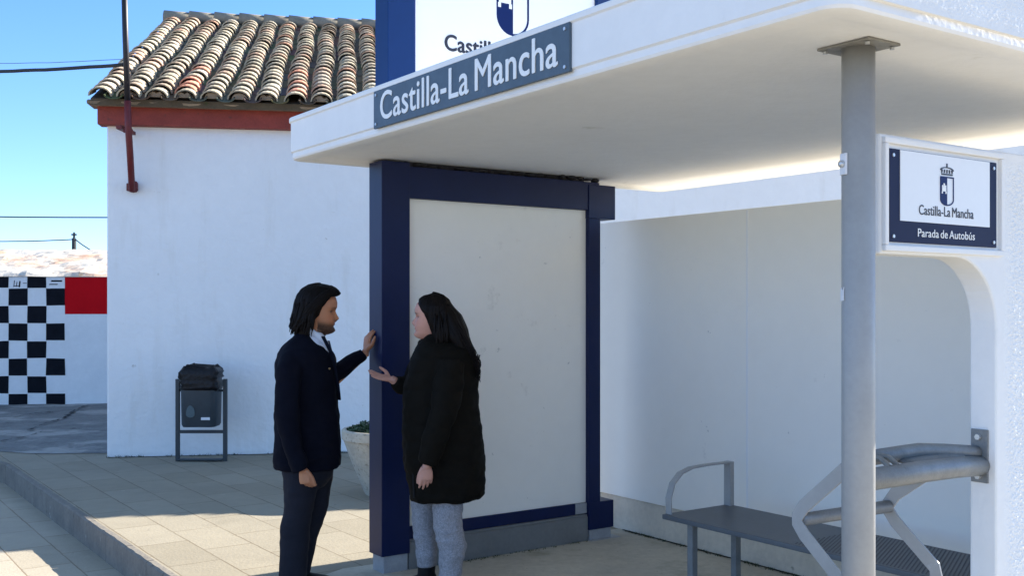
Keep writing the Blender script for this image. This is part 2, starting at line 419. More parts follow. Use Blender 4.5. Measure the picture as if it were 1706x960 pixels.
pal = [(.48, .40, .27), (.43, .35, .24), (.52, .45, .32), (.40, .30, .21), (.46, .38, .28), (.38, .33, .24), (.47, .31, .21)]
for c in range(ncol):
    u0 = .0 + c * SP + rnd.uniform(-.008, .008)
    tone = rnd.uniform(.9, 1.05)
    nt_ = int(SLEN / EXP)
    for t in range(nt_):
        pc = rnd.choice(pal)
        if rnd.random() < .035: pc = (.50, .27, .17)
        if c in (3, 7) and 0 < t < 7 and rnd.random() < .45: pc = (.60, .26, .16)
        q = 1.38 * tone * rnd.uniform(.82, 1.1)
        half_tile(u0 + rnd.uniform(-.009, .009) + .012 * math.sin(t * .5 + c), t * EXP - .02 + rnd.uniform(-.012, .012), EXP + .09, .117 + rnd.uniform(-.004, .005), .101, .050 + rnd.uniform(0, .012), .032, tuple(x * q for x in pc), yaw=rnd.uniform(-.04, .04))
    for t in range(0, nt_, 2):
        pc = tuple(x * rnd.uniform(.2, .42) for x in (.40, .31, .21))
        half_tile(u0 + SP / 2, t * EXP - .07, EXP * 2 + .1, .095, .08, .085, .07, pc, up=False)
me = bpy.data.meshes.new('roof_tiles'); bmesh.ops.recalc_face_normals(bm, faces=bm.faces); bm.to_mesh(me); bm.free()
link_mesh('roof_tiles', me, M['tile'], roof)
g = MB()    # ridge row and mortar bed under the eave tiles
for i in range(26):
    u0 = -.15 + i * .36
    g.tube([S(u0, SLEN - .02, .10 + rnd.uniform(-.006, .006)), S(u0 + .42, SLEN - .02, .085)], [(.14, .095), (.12, .085)], n=14, side=SD)
g.build('ridge_cap', mat('ridge', (.30, .27, .21), .9, var=.4, vscale=6, bump=.5, bscale=40), roof, smooth=True)
g = MB()
for c in range(ncol):
    u0 = c * SP
    if rnd.random() < .85:
        rr = .088; pts = [S(u0 + math.cos(math.pi * i / 8) * rr, .015 + rnd.uniform(-.004, .004), .055 + math.sin(math.pi * i / 8) * rr * .72 * rnd.choice((1, 1, .6))) for i in range(9)]
        g.prism(pts, SD * .12)
nb = 110
rings = []
for i in range(nb + 1):
    u = -.14 + (LEN + .2) * i / nb; d = .012 * noise.noise(Vector((u * 5, 0, 0)))
    rings.append([H(u, EV + .045 + d, EZ - .02), H(u, EV + .03 + d * 2, EZ + .008 + d), H(u, EV + .08, EZ + .03), H(u, .06, EZ + .05), H(u, .06, EZ - .02)])
g.loft(rings)
g.build('eaves_mortar', M['mortar'], roof)

g = MB(); g.prism([H(LEN + .003, -.03, -.1), H(LEN + 6, -.03, -.1), H(LEN + 6, -.03, 3.98), H(LEN + .003, -.03, 3.98)], V * 6)
tag(g.build('flat_roofed_building', M['render'], origin=H(LEN + 3, 0, 0), bevel=.02), 'plain flat topped white building glimpsed above the end wall at the right edge', 'building')
# ------------------------------------------------------------------ mast in front of the eaves
def from_px(x, y, Y): return Vector(((x - 853) * Y / F, Y, EYE + (HOR - y) * Y / F))
mb_ = from_px(219, 318, 11.10)
mast = thing('antenna_mast', mb_, 'tall thin dark mast with red foot fixed to the white house wall', 'mast')
g = MB(); g.tube([from_px(206, -60, 10.72), from_px(209, 60, 10.72), from_px(212.5, 168, 10.72)], .03, n=14)
g.build('mast_tube', M['mast'], mast, smooth=True)
g = MB(); g.tube([from_px(212.5, 168, 10.72), from_px(214, 215, 10.72), from_px(217, 262, 10.85), from_px(220, 317, 11.06)], .034, n=14)
g.build('red_lower_tube', M['mast_red'], mast, smooth=True)
g = MB(); g.tube([from_px(222, 317, 11.10), from_px(222, 305, 11.14)], .05, n=8); g.hexa(from_px(220, 312, 11.13), Vector((.05, 0, 0)), Vector((0, .03, 0)), UP * .04); g.build('bracket', M['mast_red'], mast, bevel=.004); g = MB()
g.hexa(from_px(210, 217, 10.92), Vector((.03, 0, 0)), Vector((0, .2, 0)), UP * .018); g.tube([from_px(206, 218, 10.74), from_px(221, 218, 10.74)], .02, n=8)
g.build('bracket', M['mast_red'], mast, bevel=.004)

# ------------------------------------------------------------------ wires and far pole
def wire(name, pts, r, label, cat='cable', n=40, sag=0.0):
    a, b = Vector(pts[0]), Vector(pts[1]); g = MB()
    L = [a.lerp(b, i / n) - UP * sag * 4 * (i / n) * (1 - i / n) + UP * .01 * noise.noise(Vector((i * .4, r * 50, 0))) for i in range(n + 1)]
    g.tube(L, r, n=6); o = g.build(name, M['cable'], origin=a, smooth=True); tag(o, label, cat); return o
wire('power_cable', (from_px(-420, 98, 13.5), from_px(207, 107, 10.76)), .019, 'thick black cable crossing the sky and ending at the dark mast beside the tiled roof', sag=.12)
wire('phone_wire', (from_px(-300, 84, 26), from_px(230, 96, 22)), .006, 'faint thin wire high in the sky just above the thick black cable', sag=.2)
wire('phone_wire', (from_px(-400, 345, 45), from_px(560, 352, 45)), .030, 'single grey wire crossing the sky midway between roof eaves and checkered wall', sag=.35)
pl = from_px(123.5, 470, 42)
upole = thing('utility_pole', pl, 'distant dark stub of a utility pole rising behind the checkered wall', 'pole')
g = MB(); g.tube([from_px(123.5, 520, 42), from_px(123.5, 397, 42)], [.11, .085], n=12); g.build('pole_shaft', M['wood'], upole, smooth=True)
g = MB(); g.tube([from_px(123.5, 397, 42), from_px(123.5, 387, 42)], [.05, .04], n=8); g.hexa(from_px(123.5, 391, 42), Vector((.10, 0, 0)), Vector((0, .04, 0)), UP * .03); g.build('insulator', M['wood'], upole)
wire('pole_wire', (from_px(-300, 383, 46), from_px(123, 399, 42)), .022, 'low grey wire running left from the distant pole above the checkered wall', sag=.25)
wire('pole_wire', (from_px(124, 398, 42), from_px(260, 452, 40)), .022, 'short wire dropping right from the distant pole towards the house corner', sag=.3)

# ------------------------------------------------------------------ checkered wall on the left
CW = R(6.0); CU = Vector((math.cos(CW), math.sin(CW), 0)); CV = Vector((-math.sin(CW), math.cos(CW), 0))
C0 = Vector((-7.255, 17.09, 0))
def C(u, v, z): return C0 + CU * u + CV * v + UP * z
cw = thing('painted_wall', C0, 'low white wall painted with black checks and a red square under a rough rubble top', 'wall')
g = MB(); g.prism([C(-22, 0, -.2), C(4, 0, -.2), C(4, 0, 2.085), C(-22, 0, 2.085)], CV * .4); g.build('wall_face', M['checkwall'], cw, bevel=.01)
sq = .2925
rows = [(2.09, 1.90)] + [(1.90 - sq * .972 * i, 1.90 - sq * .972 * (i + 1)) for i in range(7)]
g = MB()
for r_, (zt, zb) in enumerate(rows):
    for c in range(-3, 4):
        u1 = -(3 - c) * sq; u0 = u1 - sq
        black = ((c % 2 == 0) if r_ % 2 == 0 else (c % 2 == 1))
        if black:
            j = lambda: rnd.uniform(-.006, .006)
            g.prism([C(u0 + j(), -.004, zb + j()), C(u1 + j(), -.004, zb + j()), C(u1 + j(), -.004, zt - .01 + j()), C(u0 + j(), -.004, zt - .01 + j())], CV * .0035)
g.build('black_squares', M['black_sq'], cw)
g = MB(); g.prism([C(0.0, -.004, 1.475), C(2.5, -.004, 1.475), C(2.5, -.004, 2.075), C(0.0, -.004, 2.075)], CV * .0035); g.build('red_square', M['red_sq'], cw)
g = MB()
for (x0, z0, x1, z1) in ((-.80, 1.915, -.79, 2.02), (-.76, 1.92, -.75, 2.0), (-.72, 1.91, -.70, 2.01), (-.80, 1.925, -.70, 1.935), (-.66, 1.97, -.60, 1.98), (-.22, 2.0, -.05, 2.025), (-.25, 1.95, -.12, 1.965)):
    g.prism([C(x0, -.003, z0), C(x1, -.003, z0), C(x1 + .01, -.003, z1), C(x0 + .01, -.003, z1)], CV * .0028)
g.build('paint_scribble', M['black_sq'], cw)
g = MB(); NX, NV = 220, 26; gr = []
for i in range(NX + 1):
    u = -22 + 26 * i / NX; row = []
    for j in range(NV + 1):
        t = j / NV; v = -.03 + 1.75 * t; z = 2.10 + .50 * t ** .9
        dz = .05 * noise.noise(Vector((u * 2.2, v * 2.2, 0))) + .03 * noise.noise(Vector((u * 7, v * 7, 2)))
        if j == 0: z = 2.086; dz *= .15
        row.append(g.bm.verts.new(C(u, v, z + dz)))
    row.append(g.bm.verts.new(C(u, 1.75, 1.8)))
    gr.append(row)
for i in range(NX):
    for j in range(NV + 1): g.bm.faces.new((gr[i][j], gr[i + 1][j], gr[i + 1][j + 1], gr[i][j + 1]))
g.build('rubble_top', M['coping'], cw)

# ------------------------------------------------------------------ bus shelter
ZU, ZT, LA, LB = 2.457, 2.712, 3.96, 3.0
sh = thing('bus_shelter', W(2, 1.2, 0), 'concrete bus shelter with thick white roof, navy framed side panel and round grey column', 'bus shelter')
def rrect(inset, z, rad=.10, n=7):
    pts = []; r = max(.015, rad - inset)
    for (ca, cb, a0) in ((inset + r, inset + r, 180), (LA - inset - r, inset + r, 270), (LA - inset - r, LB - inset - r, 0), (inset + r, LB - inset - r, 90)):
        for i in range(n + 1):
            an = R(a0 + 90 * i / n); pts.append(W(ca + r * math.cos(an), cb + r * math.sin(an), z))
    return pts
g = MB()
prof = [(1.2, ZT + .03), (.5, ZT + .02), (.03, ZT - .004), (.0, ZT - .008), (-.006, ZT - .014), (-.006, ZT - .034), (.004, ZT - .040), (.004, ZU + .046), (.016, ZU + .040), (.014, ZU + .014), (.020, ZU + .004), (.032, ZU), (.10, ZU - .001), (.118, ZU + .004), (.135, ZU + .022), (.20, ZU + .026)]
g.loft([rrect(i, z) for i, z in prof])
roofo = g.build('roof', M['concrete_roof'], sh)
for p in roofo.data.polygons: p.use_smooth = len(p.vertices) == 4
roofo.data.set_sharp_from_angle(angle=R(22))
# rough-cast render on the two outward ends (roof end and end wall): real relief
def rough_sheet(name, fn, nu, nv, amp, parent, m, sc=55):
    g = MB(); gr = []
    for i in range(nu + 1):
        row = []
        for j in range(nv + 1):
            p, n, edge = fn(i / nu, j / nv)
            q = noise.noise(p * sc) + .5 * noise.noise(p * sc * 2.3) + rnd.uniform(-.35, .35)
            row.append(g.bm.verts.new(p + n * (max(-.1, q * amp + amp * .6) * edge)))
        gr.append(row)
    for i in range(nu):
        for j in range(nv): g.bm.faces.new((gr[i][j], gr[i + 1][j], gr[i + 1][j + 1], gr[i][j + 1]))
    return g.build(name, m, parent, recalc=False)
def end_face(u, v):
    b = .13 + (LB - .26) * u; z = ZU + .04 + (ZT - .05 - ZU - .04) * v
    e = min(1, u * 12, (1 - u) * 12, v * 5, (1 - v) * 5)
    return W(-.003 + .004 - .002, b, z), -AV, e
rough_sheet('roof_end_render', lambda u, v: end_face(u, v), 520, 46, .0015, sh, M['stucco'], sc=110)

# back wall with seams, on its plinth
WB, WZ, WP = 2.478, 2.208, .24
g = MB(); g.ab(.49, 4.06, WB, WB + .12, WP, WZ); bw = g.build('back_wall', M['backpanel'], sh, bevel=.006)
g = MB(); g.ab(2.608, 2.622, WB - .004, WB + .01, WP + .01, WZ - .01)
g.build('wall_seam', M['seam'], bw, bevel=.002)
g = MB(); g.ab(.49, 4.05, WB + .02, WB + .118, 0, WP - .003); g.build('plinth', M['plinth'], sh, bevel=.006)

# end wall with the open arch
AW0, AW1 = .377, .490
ol = [(1.434, -.02)]
rc = .27; zc = 1.785 - rc; bc = 1.434 - rc
for i in range(15):
    an = R(90 * i / 14); ol.append((bc + rc * math.cos(an), zc + rc * math.sin(an) + (0)))
ol += [(.70, 1.785), (.70, WZ), (WB + .12, WZ), (WB + .12, -.02)]
g = MB(); g.prism([W(AW0, b, z) for b, z in ol], AV * (AW1 - AW0))
ew = g.build('end_wall', M['concrete_shelter'], sh, bevel=.012, segs=3)
ew['label'] = 'white end wall with arched opening'
def end_wall_face(u, v):
    b = 1.475 + (WB + .11 - 1.475) * u; z = .01 + (WZ - .03) * v
    e = min(1, u * 14, (1 - u) * 14, (1 - v) * 30)
    return W(AW0 + .0005, b, z), -AV, e
rough_sheet('roughcast', end_wall_face, 220, 440, .0042, ew, M['stucco'], sc=95)
# moulded frame round the sign
g = MB()
b0, b1, z0, z1 = .712, 1.468, 1.795, 2.196
t_ = .022
for (q0, q1, y0, y1) in ((b0, b1, z1 - t_, z1), (b0, b1, z0, z0 + t_), (b0, b0 + t_, z0 + t_, z1 - t_), (b1 - t_, b1, z0 + t_, z1 - t_)):
    g.ab(AW0 - .016, AW0 + .004, q0, q1, y0, y1)
g.build('sign_frame', M['concrete_shelter'], sh, bevel=.005)
g = MB(); g.ab(AW0 - .007, AW0 + .004, .748, 1.424, 1.828, 2.158)
sg = g.build('stop_sign', M['navy_sign'], sh, bevel=.002); sg['label'] = 'navy and white bus stop sign with crest'
g = MB(); g.ab(AW0 - .0095, AW0 - .0065, .806, 1.372, 1.905, 2.156)
g.build('white_field', M['sign_white'], sg)
RB = BV; 
link_mesh('lettering', text_mesh('Castilla-La Mancha', .052, W(AW0 - .0105, 1.088, 1.932), BV, UP, bold=0.0, depth=.0008, width=.345), M['dark_letter'], sg)
link_mesh('lettering', text_mesh('Parada de Autobús', .043, W(AW0 - .0082, 1.092, 1.852), BV, UP, bold=0.0, depth=.0008, width=.36), M['letter'], sg)
g = MB()
for b, z in ((.768, 2.135), (1.402, 2.135), (.768, 1.848), (1.402, 1.848)):
    g = MB(); g.tube([W(AW0 - .006, b, z), W(AW0 - .011, b, z)], .0065, n=10); g.build('screw', M['bolt'], sg)

def crest(parent, a, bc_, zt, wd, hh, cpos=.43, cs=1.0):
    """shield, left half blue with a white castle, right half white with an outline, crown above"""
    def pt(x, y, k): return W(a - k, bc_ + x, zt - y)
    hw = wd / 2
    def half(sg_, ins=0):
        pts = [(0, ins), (sg_ * (hw - ins), ins), (sg_ * (hw - ins), hh * .78)]
        for i in range(1, 9):
            an = R(90 * i / 8); pts.append((sg_ * (hw - ins) * math.cos(an), hh * .78 + (hh * .22 - ins) * math.sin(an)))
        return pts
    g = MB(); g.prism([pt(x, y, .0022) for x, y in half(-1)], AV * .0018)
    # outline of the right half
    o_, i_ = half(1), half(1, wd * .055)
    for k in range(len(o_) - 1):
        g.prism([pt(*o_[k], .0022), pt(*o_[k + 1], .0022), pt(*i_[k + 1], .0022), pt(*i_[k], .0022)], AV * .0018)
    sh_ = g.build('crest_shield', M['crest_blue'], parent)
    g = MB(); cx = -hw * .5; s = wd * cs
    base = hh * .62; 
    for (x0, x1, y0, y1) in ((-.15, .15, .0, .09), (-.15, -.07, -.13, 0), (.07, .15, -.13, 0), (-.045, .045, -.2, 0), (-.17, -.10, .09, .17), (.10, .17, .09, .17), (-.07, -.045, -.06, 0), (.045, .07, -.06, 0)):
        g.prism([pt(cx + x0 * s, hh * cpos + y0 * s * 1.2, .0042), pt(cx + x1 * s, hh * cpos + y0 * s * 1.2, .0042), pt(cx + x1 * s, hh * cpos + y1 * s * 1.2, .0042), pt(cx + x0 * s, hh * cpos + y1 * s * 1.2, .0042)], AV * .0018)
    g.build('crest_castle', M['letter'], sh_)
    g = MB()       # crown: band, five arches with gaps, orb and cross
    g.prism([pt(-hw * .8, -hh * .05, .002), pt(hw * .8, -hh * .05, .002), pt(hw * .84, -hh * .10, .002), pt(-hw * .84, -hh * .10, .002)], AV * .0016)
    for k in range(5):
        x = -hw * .76 + k * hw * .38
        g.prism([pt(x - hw * .08, -hh * .12, .002), pt(x + hw * .08, -hh * .12, .002), pt(x * .95 + hw * .09, -hh * .24, .002), pt(x * .95 - hw * .09, -hh * .24, .002)], AV * .0016)
    arc = [(hw * 1.0 * math.cos(R(180 - 20 * i)), -hh * .23 - hh * .10 * math.sin(R(20 * i))) for i in range(10)]
    for k in range(9):
        x0, y0 = arc[k]; x1, y1 = arc[k + 1]
        g.prism([pt(x0, y0, .002), pt(x1, y1, .002), pt(x1 * .9, y1 + hh * .035, .002), pt(x0 * .9, y0 + hh * .035, .002)], AV * .0016)
    g.prism([pt(-hw * .08, -hh * .33, .002), pt(hw * .08, -hh * .33, .002), pt(hw * .08, -hh * .45, .002), pt(-hw * .08, -hh * .45, .002)], AV * .0016)
    g.build('crest_crown', M['dark_letter'], sh_)
crest(sg, AW0 - .0095, 1.088, 2.080, .086, .108)

# round column with flange, clips
cc = (.345, .54)
g = MB(); g.tube([W(*cc, .0), W(*cc, 1.2), W(*cc, 2.476)], .0550, n=48)
colm = g.build('column', M['galv'], sh, smooth=True)
g = MB(); g.ab(cc[0] - .105, cc[0] + .105, cc[1] - .085, cc[1] + .085, 2.473, 2.482)
g.build('flange', M['flange'], colm, bevel=.003)
for s1, s2 in ((-1, -1), (-1, 1), (1, -1), (1, 1)):
    g = MB(); g.tube([W(cc[0] + s1 * .085, cc[1] + s2 * .066, 2.47), W(cc[0] + s1 * .085, cc[1] + s2 * .066, 2.462)], .008, n=8); g.build('bolt', M['bolt'], colm)
g = MB(); g.tube([W(*cc, .004), W(*cc, .03)], .11, n=24); g.build('base_collar', M['flange'], colm)
# small plate with a round head, and the scrap of tape, on the camera side of the column
cd_ = (Vector((0, 0, 0)) - W(*cc, 0)); cd_.normalize(); left = Vector((-cd_.y, cd_.x, 0)) * -1
left = UP.cross(cd_) * -1 if (UP.cross(cd_) * -1).x < 0 else UP.cross(cd_)
def colp(off, z, r=.0550):
    ang = off; d = cd_ * math.cos(ang) + left * math.sin(ang); return W(*cc, z) + d * r, d
g = MB()
p_, d_ = colp(.95, 2.08)
g.hexa(p_ + d_ * .003, UP.cross(d_) * .017, UP * .036, d_ * .004)
pl_ = g.build('clip_plate', M['tape'], colm, bevel=.002)
g = MB(); g.tube([p_ + d_ * .005, p_ + d_ * .018 , p_ + d_ * .02], [.013, .011, .004], n=14); g.build('clip_head', M['bolt'], pl_, smooth=True)
p_, d_ = colp(1.12, 1.64)
g = MB(); g.prism([p_ + d_ * .001 + UP.cross(d_) * x + UP * z for x, z in ((-.013, -.022), (.012, -.02), (.010, .008), (.013, .026), (.004, .012), (-.006, .024), (-.012, .02))], d_ * .002)
g.build('tape_scrap', M['tape'], colm)

# navy side frame: near post, beam, far post, white panel, skirting
PA, PO = 3.663, 3.826
g = MB(); g.ab(PA, PO, .486, .677, .107, 2.470); np_ = g.build('near_post', M['blue'], sh, bevel=.004)
g = MB(); g.ab(PA + .012, PO - .012, .505, .668, .0, .107); g.build('post_foot', M['foot'], np_, bevel=.003)
g = MB(); g.ab(PA + .006, PO - .02, .677, 2.165, 2.256, 2.448); g.build('top_beam', M['blue'], sh, bevel=.004)
g = MB(); g.ab(PA, PO - .02, 2.070, 2.168, .075, 2.200); g.ab(PA - .002, PO - .02, 2.066, 2.30, 2.200, 2.432); g.ab(PA - .002, PO - .02, 2.069, 2.285, .075, .262)
fp = g.build('far_post', M['blue'], sh, bevel=.004)
g = MB(); g.ab(PA + .01, PO - .03, 2.08, 2.27, .004, .075); g.ab(PA - .03, PO, 2.06, 2.33, .0, .006); g.build('post_foot', M['foot'], fp, bevel=.002)
g = MB(); g.ab(3.700, 3.790, .677, 2.070, .262, 2.256); g.build('side_panel', M['panel'], sh, bevel=.003)
g = MB(); g.ab(3.690, 3.79, .677, 1.97, .186, .262); g.build('bottom_rail', M['blue'], sh, bevel=.003)
g = MB(); g.ab(3.685, 3.78, 1.972, 2.066, .19, .26); g.build('rail_end', M['foot'], sh, bevel=.002)
g = MB(); g.ab(3.672, 3.80, .677, 2.066, .0, .168); g.ab(3.680, 3.79, .677, 2.066, .168, .184); g.build('skirting', M['alu'], sh, bevel=.004)
g = MB()  # lumps and strip coloured dark as the shade in the beam-to-roof gap
for i in range(26):
    b = .75 + 1.4 * i / 25 + rnd.uniform(-.02, .02)
    g.ball(W(3.70 + rnd.uniform(-.01, .03), b, 2.462 + rnd.uniform(-.006, .012)), (rnd.uniform(.015, .04), rnd.uniform(.015, .04), rnd.uniform(.006, .02)), 8)
g.ab(3.72, 3.79, .677, 2.07, 2.449, 2.484)
g.build('dark_gap_filler', mat('gap_shade', (.035, .035, .04), .8, var=.4, vscale=20), sh)

# upper sign board standing on the roof above the side frame
UZ = 4.55
g = MB(); g.ab(PA, PO, .527, .717, ZT + .0, UZ); tp = g.build('sign_post', M['blue_skylit'], sh, bevel=.004)
g = MB(); g.ab(PA, PO, 2.14, 2.33, ZT + .0, UZ); g.build('sign_post', M['blue_skylit'], sh, bevel=.004)
g = MB(); g.ab(PA, PO, .527, 2.33, UZ, UZ + .16); g.build('sign_top', M['blue_skylit'], sh, bevel=.004)
g = MB(); g.ab(3.69, 3.80, .717, 2.14, ZT + .0, UZ); tpn = g.build('roof_sign', M['totem_white'], sh, bevel=.003)
tpn['label'] = 'tall white sign board with crest above the roof'
crest(tpn, 3.69, 1.455, 3.915, .256, .56, .575, 1.25)
link_mesh('lettering', text_mesh('Castilla-La Mancha', .142, W(3.6885, 1.455, 3.195), BV, UP, bold=.0034, depth=.001, width=1.03), M['dark_letter'], tpn)

# fascia name plate
g = MB(); g.ab(1.229, 2.817, -.008, .006, 2.489, 2.676); fs = g.build('fascia_sign', M['sign_grey'], sh, bevel=.002)
fs['label'] = 'blue grey name plate with white letters'
link_mesh('lettering', text_mesh('Castilla-La Mancha', .196, W(2.02, -.0095, 2.524), -AV, UP, bold=.0024, depth=.0012, width=1.44), M['letter'], fs)
g = MB()
for a, z in ((1.255, 2.655), (1.255, 2.51), (2.79, 2.655), (2.79, 2.51)):
    g = MB(); g.tube([W(a, -.007, z), W(a, -.013, z)], .007, n=10); g.build('screw', M['bolt'], fs)

# ------------------------------------------------------------------ leaning rail between column and end wall
lr = thing('leaning_rail', W(.5, 1.0, 0), 'galvanised leaning rail of two tubes on bent flat legs between grey column and end wall', 'rail')
g = MB(); g.tube([W(.43, .67, .985), W(.43, 1.0, .985), W(.436, 1.25, .98), W(.440, 1.428, .972)], .040, n=24); g.build('front_tube', M['galv2'], lr, smooth=True)
g = MB(); g.tube([W(.54, .80, 1.035), W(.54, 1.10, 1.040), W(.534, 1.16, 1.042), W(.50, 1.27, 1.036), W(.462, 1.39, 1.026), W(.452, 1.428, 1.024)], [.029, .029, .029, .028, .027, .024], n=20); g.build('rear_tube', M['galv2'], lr, smooth=True)
g = MB()   # dented web joining the tubes near the wall
g.loft([[W(.43 + .10 * k / 6, b, .980 + .040 * k / 6 + .007 * math.sin(k * 1.1 + b * 9) + .006 * s) for k in range(7)] + [W(.43 + .10 * k / 6, b, .968 + .040 * k / 6 + .007 * math.sin(k * 1.1 + b * 9)) for k in range(6, -1, -1)] for s, b in enumerate((1.02, 1.08, 1.14, 1.2, 1.27, 1.33))])
g.build('dented_web', M['galv2'], lr, smooth=True)
for b in (.83, .88):
    g = MB(); g.tube([W(.43, b, 1.02), W(.475, b + .01, 1.045), W(.54, b, 1.05)], .010, n=8); g.build('weld_tie', M['flange'], lr)
g = MB(); g.ab(.408, .478, 1.424, 1.4338, .905, 1.115)
wp = g.build('wall_plate', M['galv2'], lr, bevel=.002)
for z in (1.085, .93):
    g = MB(); g.tube([W(.445, 1.426, z), W(.445, 1.412, z)], .012, n=6); g.build('bolt', M['bolt'], wp)
def rail_leg(b, a_t, z_t, a_b, z_b):
    pts = [W(a_t, b, z_t), W(a_b - .03, b, z_b + .055), W(a_b, b, z_b + .012), W(a_b, b, z_b - .012), W(a_b - .03, b, z_b - .05), W(a_b - .198, b, z_b - .192), W(a_b - .205, b, z_b - .23), W(a_b - .205, b, 0)]
    g = MB(); w2 = .026
    # plate lying in the a-z plane, 6 mm thick along b, 52 mm wide
    rings = []
    for i, p in enumerate(pts):
        t = (pts[min(i + 1, len(pts) - 1)] - pts[max(i - 1, 0)]).normalized(); nrm = t.cross(BV).normalized()
        rings.append([p - nrm * w2 - BV * .004, p + nrm * w2 - BV * .004, p + nrm * w2 + BV * .004, p - nrm * w2 + BV * .004])
    g.loft(rings); g.build('leg', M['galv'], lr, bevel=.0015)
rail_leg(.655, .475, 1.03, .700, .805)
rail_leg(1.05, .43, .975, .590, .826)
g = MB(); g.tube([W(.68, .66, .808), W(.585, 1.047, .830)], .024, n=18); g.build('brace_tube', M['galv2'], lr, smooth=True)

# ------------------------------------------------------------------ bench
bn = thing('bench', W(1.5, 1.8, 0), 'slim dark grey metal bench with hooped armrest along the back wall', 'bench')
g = MB(); g.ab(.56, 2.385, 1.545, 2.07, .425, .452); st = g.build('seat', M['bench'], bn, bevel=.006, segs=3)
g = MB()   # punched studs of the right half of the seat
for i in range(46):
    for j in range(24):
        a = .60 + i * .0195 + (.01 if j % 2 else 0); b = 1.575 + j * .0203
        c = W(a, b, .4525); r = .0055
        vs = [g.bm.verts.new(c + AV * r * math.cos(k * math.pi / 3) + BV * r * math.sin(k * math.pi / 3)) for k in range(6)]
        tpv = g.bm.verts.new(c + UP * .0025)
        for k in range(6): g.bm.faces.new((vs[k], vs[(k + 1) % 6], tpv))
pf = g.build('perforation', mat('hole_dark', (.065, .074, .084), .6), st, recalc=False); pf['label'] = 'rows of small punched dots'
for a in (2.245, .78):
    for b in (1.64, 1.98):
        g = MB(); g.ab(a - .02, a + .02, b - .02, b + .02, .0, .424); g.build('leg', M['galv2'], bn, bevel=.003)
g = MB(); pts = [W(2.36, 1.575, .45), W(2.36, 1.572, .54), W(2.36, 1.60, .62), W(2.36, 1.66, .672), W(2.36, 1.74, .694), W(2.36, 1.86, .70), W(2.36, 2.045, .70)]
g.strap(pts, AV * .022, .008); g.build('armrest', M['galv'], bn, bevel=.001)
g = MB(); g.ab(2.335, 2.385, 2.03, 2.062, .45, .705); g.build('armrest_post', M['galv'], bn, bevel=.002)

# ------------------------------------------------------------------ litter bin
bc0 = Vector((-3.205, 10.87, 0))
bi = thing('litter_bin', bc0, 'dark metal litter bin lined with a black bag standing against the white house wall', 'litter bin')
def B_(x, y, z): return bc0 + Vector((x, y, z))
for s in (-1, 1):
    g = MB(); g.ab  # post of square tube
    g.hexa(B_(s * .245, 0, .425), Vector((.02, 0, 0)), Vector((0, .02, 0)), UP * .425); g.build('post', M['bin'], bi, bevel=.004)
    g = MB(); g.tube([B_(s * .245, 0, .73), B_(s * .185, 0, .73)], .012, n=8); g.build('pivot', M['bin'], bi)
g = MB(); g.hexa(B_(0, 0, .305), Vector((.225, 0, 0)), Vector((0, .018, 0)), UP * .016); g.build('crossbar', M['bin'], bi, bevel=.003); g = MB(); g.hexa(B_(0, 0, .02), Vector((.225, 0, 0)), Vector((0, .05, 0)), UP * .006); g.build('foot_plate', M['bin'], bi, bevel=.003)
def rr(c, hx, hy, r, z, n=5, wob=0, sd=0):
    pts = []
    for (cx, cy, a0) in ((hx - r, hy - r, 0), (-hx + r, hy - r, 90), (-hx + r, -hy + r, 180), (hx - r, -hy + r, 270)):
        for i in range(n + 1):
            an = R(a0 + 90 * i / n); p = Vector((cx + r * math.cos(an), cy + r * math.sin(an), z))
            if wob: k = 1 + wob * noise.noise(Vector((p.x * 14 + sd, p.y * 14, z * 16))); p = Vector((p.x * k, p.y * k, z + wob * .25 * noise.noise(Vector((p.x * 22, p.y * 22, sd + 4)))))
            pts.append(c + p)
    return pts
g = MB(); g.loft([rr(bc0, .165, .13, .05, .365), rr(bc0, .178, .14, .06, .39), rr(bc0, .185, .15, .06, .86)]); bk = g.build('basket', M['basket'], bi, smooth=False)
bk.data.set_sharp_from_angle(angle=R(40))
g = MB(); g.hexa(B_(.085, -.153, .455), Vector((.045, 0, 0)), Vector((0, .002, 0)), UP * .014); g.build('label_strip', M['tape'], bk)
g = MB(); g.prism([B_(-.07 + .045 * math.cos(R(a)), -.150, .50 + .07 * math.sin(R(a)) * (1.3 if a < 180 else .5)) for a in range(0, 360, 24)], Vector((0, .01, 0))); g.build('painted_mark', mat('bin_mark', (.08, .12, .13), .6, var=.2), bk)
g = MB(); g.loft([rr(bc0, .190 + (.012 if k % 2 else 0), .155 + (.012 if k % 2 else 0), .06, .745 + k * .026, n=9, wob=.11, sd=k * .6) for k in range(9)] + [rr(bc0, .165, .13, .06, .985, n=9, wob=.2, sd=3), rr(bc0, .11, .09, .05, .96, n=9, wob=.1)])
g.build('bin_bag', M['bag'], bi, smooth=True)

